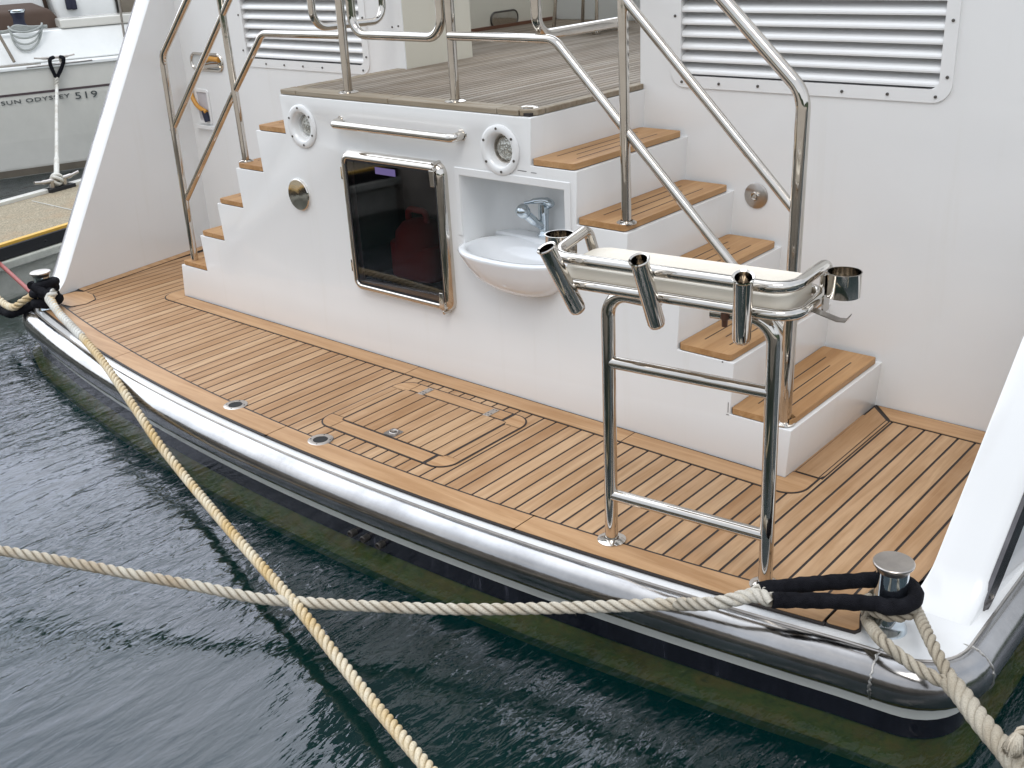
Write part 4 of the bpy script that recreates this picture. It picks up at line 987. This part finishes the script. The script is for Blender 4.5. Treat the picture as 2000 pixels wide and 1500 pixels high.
# cockpit upholstery, panels
g = MB(); g.hull8([sb(-3, .80, 1.0), sb(1.22, .80, 1.0), sb(1.15, 1.3, 1.0), sb(-3, 1.3, 1.0)], [sb(-3, .85, 1.40), sb(1.0, .85, 1.40), sb(.84, 1.2, 1.48), sb(-3, 1.2, 1.48)]); g.build('cockpit_cushion', 'upholstery_brown', sail, bevel=.05)
g = MB().hull8([sb(-3, 1.25, .9), sb(1.02, 1.25, .9), sb(1.02, 1.9, .9), sb(-3, 1.9, .9)], [sb(-3, 1.3, 1.72), sb(.95, 1.3, 1.72), sb(.95, 1.9, 1.72), sb(-3, 1.9, 1.72)]); g.build('seat_back', 'sail_white', sail, bevel=.03)
g = MB().hull8([sb(-3, 1.95, .9), sb(1.7, 1.95, .9), sb(1.7, 2.6, .9), sb(-3, 2.6, .9)], [sb(-3, 2.0, 2.6), sb(1.7, 2.0, 2.6), sb(1.7, 2.6, 2.6), sb(-3, 2.6, 2.6)]); g.build('sprayhood', 'upholstery_brown', sail, bevel=.05)
g = MB(); g.hull8([sb(1.1, 1.0, .9), sb(1.75, 1.0, .9), sb(1.75, 1.6, .9), sb(1.1, 1.6, .9)], [sb(1.0, 1.1, 1.9), sb(1.75, 1.1, 1.9), sb(1.75, 1.6, 1.9), sb(1.0, 1.6, 1.9)]); g.build('instrument_pod', 'sail_white', sail, bevel=.04)
g = MB()
for px in (134, 144):
    P = PP(px, 8, W0 + ns * 1.0, ns); 
    g.hull8([tuple(P + dd * a + ns * c__ + np.array([0, 0, b])) for a, b, c__ in ((-.03, -.06, -.02), (.03, -.06, -.02), (.03, -.06, .05), (-.03, -.06, .05))], [tuple(P + dd * a + ns * c__ + np.array([0, 0, b])) for a, b, c__ in ((-.03, .06, -.02), (.03, .06, -.02), (.03, .06, .05), (-.03, .06, .05))])
g.build('switch_panel', 'navy', sail, bevel=.01)
g = MB(); g.hull8([sb(1.80, 1.0, 1.0), sb(2.62, 1.0, 1.0), sb(2.62, 1.5, 1.0), sb(1.80, 1.5, 1.0)], [sb(1.80, 1.0, 2.2), sb(2.62, 1.0, 2.2), sb(2.62, 1.5, 2.2), sb(1.80, 1.5, 2.2)]); g.build('companion_panel', 'panel_taupe', sail)
g = MB(); g.hull8([sb(2.66, 1.0, 1.0), sb(4.5, 1.0, 1.0), sb(4.5, 1.5, 1.0), sb(2.66, 1.5, 1.0)], [sb(2.66, 1.0, 2.2), sb(4.5, 1.0, 2.2), sb(4.5, 1.5, 2.2), sb(2.66, 1.5, 2.2)])
mat_simple('terracotta_cloth', (.35, .17, .10), .8); g.build('spray_cloth', 'terracotta_cloth', sail)
# winch
wp = PP(38, 45, W0 + ns * .55, ns); wz = 1.20
g = MB().lathe([(.10, 0), (.105, .02), (.085, .05), (.062, .09), (.060, .15), (.075, .19), (.078, .21)], (wp[0], wp[1], wz), n=28, mi=0).lathe([(.080, .205), (.088, .215), (.088, .228), (.075, .236), (0, .230)], (wp[0], wp[1], wz), n=28, mi=1)
g.build('winch', ['navy', 'chrome'], sail, smooth=40)
g = MB()
for k in range(4):
    pts = []
    for t in np.linspace(0, PI, 14):
        px = 16 + 4 * k * .5 + (66 - k * 2) * (1 - math.cos(t)) / 2 + random.uniform(-.6, .6); py = 52 + k * 3 + (14 + k * 9) * math.sin(t) - t * 2.2
        pts.append(PP(px, py, W0 + ns * (.36 - .10 * math.sin(t)), ns))
    g.tube(pts, .011, 8)
for k in range(4): g.tube(catmull([PP(-6, 62 + k * 1.5, W0 + ns * .38, ns), PP(14, 60 + k, W0 + ns * .37, ns), PP(30, 50 + 3 * k, W0 + ns * .36, ns), PP(60, 52 + 2 * k, W0 + ns * .36, ns), PP(92, 50 + k, W0 + ns * .38, ns)], 5), .011, 8)
g = tag(g.build('sheet_rope', 'rope_grey', None, smooth=60, origin=tuple(wp)), 'grey rope coiled and looped under the winch of the sailing boat', 'rope')
# cleat and stanchion
g = MB(); c_ = onS(107, 114, .04); cl(g, (c_[0], c_[1], .885), tuple(dd), .21, .055, .016); g.build('cleat', 'satin_steel', sail, smooth=50)
g = MB(); a = onS(52, 132, -.02); b = onS(180, 117, -.02); g.tube([tuple(a), tuple(b)], .010, 8); g.build('chafe_bar', 'satin_steel', sail)
g = MB(); a = onS(232, 0, .3); b = onS(243, 72, .3); g.tube(catmull([tuple(a + np.array([0, 0, .25])), tuple(a), tuple((a + b) / 2), tuple(b)], 6), .014, 10); g.build('stanchion', 'satin_steel', sail)
g = MB(); a = onS(-2, 68, .25); b = onS(28, 121, .10); g.tube([tuple(a), tuple(b)], .016, 10); g.build('stay_line', 'panel_taupe', sail)
# lettering on the hull
def letters(txt, pa, pb, name):
    c = bpy.data.curves.new('t', 'FONT'); c.body = txt; c.size = 1; c.extrude = .004; c.space_character = 1.12
    o = bpy.data.objects.new('t', c); COL.objects.link(o); dgx = bpy.context.evaluated_depsgraph_get(); dgx.update()
    me = bpy.data.meshes.new_from_object(o.evaluated_get(dgx)); bpy.data.objects.remove(o)
    xs = [v.co.x for v in me.vertices]; ys = [v.co.y for v in me.vertices]; x0, x1 = min(xs), max(xs); y0, y1 = min(ys), max(ys)
    (sa, za0, za1), (sb_, zb0, zb1) = pa, pb
    for v in me.vertices:
        u = (v.co.x - x0) / (x1 - x0); w = (v.co.y - y0) / (y1 - y0)
        s_ = sa + (sb_ - sa) * u; z = (za0 + (zb0 - za0) * u) * (1 - w) + (za1 + (zb1 - za1) * u) * w
        off = .002 + (.006 if v.co.z > 0 else 0); P = sb(s_, -off, z); v.co = Vector(P) - ORG[sail.name]
    b = bmesh.new(); b.from_mesh(me); bmesh.ops.remove_doubles(b, verts=b.verts, dist=1e-6)
    todo = set(b.faces)
    while todo:
        st_ = [todo.pop()]; isl = list(st_)
        while st_:
            f = st_.pop()
            for e_ in f.edges:
                for g_ in e_.link_faces:
                    if g_ in todo: todo.remove(g_); isl.append(g_); st_.append(g_)
        ids = {}; vs_ = []; fs_ = []
        for f in isl:
            q = []
            for v in f.verts:
                if v not in ids: ids[v] = len(vs_); vs_.append(v.co.copy())
                q.append(ids[v])
            fs_.append(q)
        m2_ = bpy.data.meshes.new(name); m2_.from_pydata([tuple(v) for v in vs_], [], fs_); m2_.materials.append(MATS['text_grey'])
        o = bpy.data.objects.new(name, m2_); COL.objects.link(o); o.parent = sail; ORG[o.name] = ORG[sail.name]
    b.free(); bpy.data.meshes.remove(me)
def Sz(px, py): P = onS(px, py); return float((P - W0) @ dd), float(P[2])
def seg(txt, xa, ya0, ya1, xb, yb0, yb1):
    a0_, z0_ = Sz(xa, ya0); _, z1_ = Sz(xa, ya1); b0_, z2_ = Sz(xb, yb0); _, z3_ = Sz(xb, yb1)
    letters(txt, (a0_, z0_, z1_), (b0_, z2_, z3_), 'letter')
seg('SUN ODYSSEY', 3, 206, 198.5, 137, 190, 182); seg('519', 148, 193.5, 180, 191, 189, 176)
# dock line with black eye
top = onS(106, 110, -.0)
ldl = thing('dock_line', tuple(PZ(113, 352, .2)), 'white line with black eye splice tying the sailing boat to the pontoon cleat', 'rope')
k1 = onS(98, 116, -.03); k2 = onS(124, 114, -.03); kb1 = onS(109, 151, -.045); kb2 = onS(112, 151, -.045)
sleeve('eye_sleeve', catmull([onS(104, 112, .03), k1, onS(99, 128, -.035), kb1], 8), .020, ldl, .03); sleeve('eye_sleeve', catmull([onS(118, 111, .03), k2, onS(122, 128, -.035), kb2], 8), .020, ldl, .03)
endp = np.array([cc[0], cc[1], PZt + .11]); st_ = onS(110.5, 152, -.05)
rope_mb(MB(), [tuple(st_), tuple(onS(111, 172, -.07))], .024, .09).build('splice', 'rope_white', ldl, smooth=60)
rope_mb(MB(), catmull([tuple(onS(111, 168, -.07)), tuple(st_ * .66 + endp * .34), tuple(st_ * .33 + endp * .67), tuple(endp)], 6), .0165, .06, hand=1).build('rope_body', 'rope_white', ldl, smooth=60)
rope_mb(MB(), [tuple(st_ * .15 + endp * .85), tuple(endp)], .022, .07, hand=1).build('splice', 'rope_white', ldl, smooth=60)
g = MB()
for k in range(5):
    a_ = k * .9; e = Vector((endp[0], endp[1], endp[2] - .02)); ax = Vector((math.cos(a_), math.sin(a_) * .6, .5 + .3 * math.sin(k))).normalized(); u_ = ax.orthogonal().normalized(); w_ = ax.cross(u_)
    g.tube([e + (u_ * math.cos(t) + w_ * math.sin(t)) * .042 + ax * (k - 2) * .012 for t in np.linspace(0, 2 * PI, 16)[:-1]], .0145, 8, closed=True)
g.build('knot', 'rope_white', ldl, smooth=60)
# ================================================================== STOOL on the upper deck
f_ = PZ(1165, 66, 1.337)
stool = thing('deck_stool', (f_[0], f_[1] + .1, 1.337), 'low beige stool with steel legs on the grey upper deck', 'stool')
zs_ = 1.337 + .235
MB().prism(f2([(f_[0] - .42, f_[1] - .03), (f_[0] + .05, f_[1] - .03), (f_[0] + .05, f_[1] + .38), (f_[0] - .42, f_[1] + .38)], .04), zs_, zs_ + .05).build('seat', 'gelcoat_cream', stool, bevel=.012)
for dx, dy in ((0, 0), (-.37, 0), (0, .33), (-.37, .33)):
    g = MB().tube([(f_[0] + dx, f_[1] + dy, 1.34), (f_[0] + dx * .95 + .01, f_[1] + dy * .95, zs_)], .013, 12).lathe([(.030, 0), (.030, .012), (.013, .020)], (f_[0] + dx, f_[1] + dy, 1.337), n=16); g.build('leg', 'polished_steel', stool, smooth=50)
# ================================================================== SETTING
g = MB(); 
ws = 60
g.add([(-ws, -ws, ZW), (ws, -ws, ZW), (ws, ws, ZW), (-ws, ws, ZW)], [(0, 1, 2, 3)]); tag(g.build('water', 'water'), kind='structure')
g = MB().add([(-ws, -ws, -1.1), (ws, -ws, -1.1), (ws, ws, -1.1), (-ws, ws, -1.1)], [(0, 1, 2, 3)]); tag(g.build('murk_sheet', 'murk_sheet'), kind='structure')  # dark sheet standing in for light lost in the murky depth
g = MB().box((-40, -30, -1.0), (45, -3.12, .45)); tag(g.build('quay', 'quay_stone'), kind='structure')
g = MB(); rg = 55; hs = 48
tops = [7 + 3 * math.sin(k * .7) + 2 * math.sin(k * 1.9) for k in range(hs)]
vs = [(rg * math.cos(2 * PI * k / hs), rg * math.sin(2 * PI * k / hs), -1.2) for k in range(hs)] + [((rg + 3) * math.cos(2 * PI * k / hs), (rg + 3) * math.sin(2 * PI * k / hs), tops[k]) for k in range(hs)] + [((rg + 25) * math.cos(2 * PI * k / hs), (rg + 25) * math.sin(2 * PI * k / hs), tops[k] * .6) for k in range(hs)]
fs = [q for k in range(hs) for q in ((k, (k + 1) % hs, hs + (k + 1) % hs, hs + k), (hs + k, hs + (k + 1) % hs, 2 * hs + (k + 1) % hs, 2 * hs + k))]
tag(MB().add(vs, fs).build('reflection_ring', 'reflection_green'), kind='structure')  # unseen dark ring added around the horizon for reflections
# ================================================================== LIGHT
SKY_LO, SKY_HI = 11.0, 36.0
SUN_EL, SUN_AZ = math.radians(58), math.radians(150)    # azimuth from +Y clockwise
W = bpy.data.worlds.new('World'); S.world = W; W.use_nodes = True; t = W.node_tree; t.nodes.clear()
ou = t.nodes.new('ShaderNodeOutputWorld'); bg = t.nodes.new('ShaderNodeBackground'); sky = t.nodes.new('ShaderNodeTexSky')
sky.sky_type = 'NISHITA'; sky.sun_disc = False; sky.sun_elevation = SUN_EL; sky.sun_rotation = SUN_AZ; sky.air_density = 1.0; sky.dust_density = 3.0
def N(ty, **k):
    x = t.nodes.new(ty)
    for a_, b_ in k.items(): setattr(x, a_, b_)
    return x
lk = t.links.new
tc = N('ShaderNodeTexCoord'); nz = N('ShaderNodeTexNoise'); nz.inputs['Scale'].default_value = 2.2; nz.inputs['Detail'].default_value = 6
lk(tc.outputs['Generated'], nz.inputs['Vector'])
cr = N('ShaderNodeValToRGB'); e = cr.color_ramp.elements; e[0].position = .35; e[0].color = (.76, .84, .96, 1); e[1].position = .68; e[1].color = (1.06, 1.11, 1.18, 1)
lk(nz.outputs['Fac'], cr.inputs['Fac'])
# overcast: bright lobe added over the far port side for the water's reflections
dt = N('ShaderNodeVectorMath', operation='DOT_PRODUCT'); bd = Vector((-.80, .25, .56)).normalized(); dt.inputs[1].default_value = bd
nr = N('ShaderNodeVectorMath', operation='NORMALIZE'); lk(tc.outputs['Generated'], nr.inputs[0]); lk(nr.outputs[0], dt.inputs[0])
mr = N('ShaderNodeMapRange', interpolation_type='SMOOTHSTEP'); mr.inputs[1].default_value = .45; mr.inputs[2].default_value = 1.0; mr.inputs[3].default_value = SKY_LO; mr.inputs[4].default_value = SKY_HI
lk(dt.outputs['Value'], mr.inputs[0])
sc_ = N('ShaderNodeVectorMath', operation='SCALE'); lk(cr.outputs[0], sc_.inputs[0]); lk(mr.outputs[0], sc_.inputs['Scale'])
mx = N('ShaderNodeMix', data_type='RGBA'); mx.inputs[0].default_value = .85
lk(sky.outputs[0], mx.inputs[6]); lk(sc_.outputs[0], mx.inputs[7]); lk(mx.outputs[2], bg.inputs[0]); bg.inputs[1].default_value = .10
lk(bg.outputs[0], ou.inputs[0])
sl = bpy.data.lights.new('sun', 'SUN'); sl.energy = .8; sl.angle = math.radians(25); sl.color = (1, .98, .95)
so = bpy.data.objects.new('sun', sl); COL.objects.link(so)
dv = Vector((math.sin(SUN_AZ) * math.cos(SUN_EL), math.cos(SUN_AZ) * math.cos(SUN_EL), math.sin(SUN_EL)))
so.rotation_euler = dv.to_track_quat('Z', 'Y').to_euler(); so.location = (0, 0, 20)
S.render.engine = 'CYCLES'
S.view_settings.view_transform = 'Standard'; S.view_settings.look = 'None'; S.view_settings.gamma = 1; S.view_settings.exposure = .09
S.cycles.max_bounces = 10; S.cycles.transparent_max_bounces = 12; S.cycles.glossy_bounces = 6
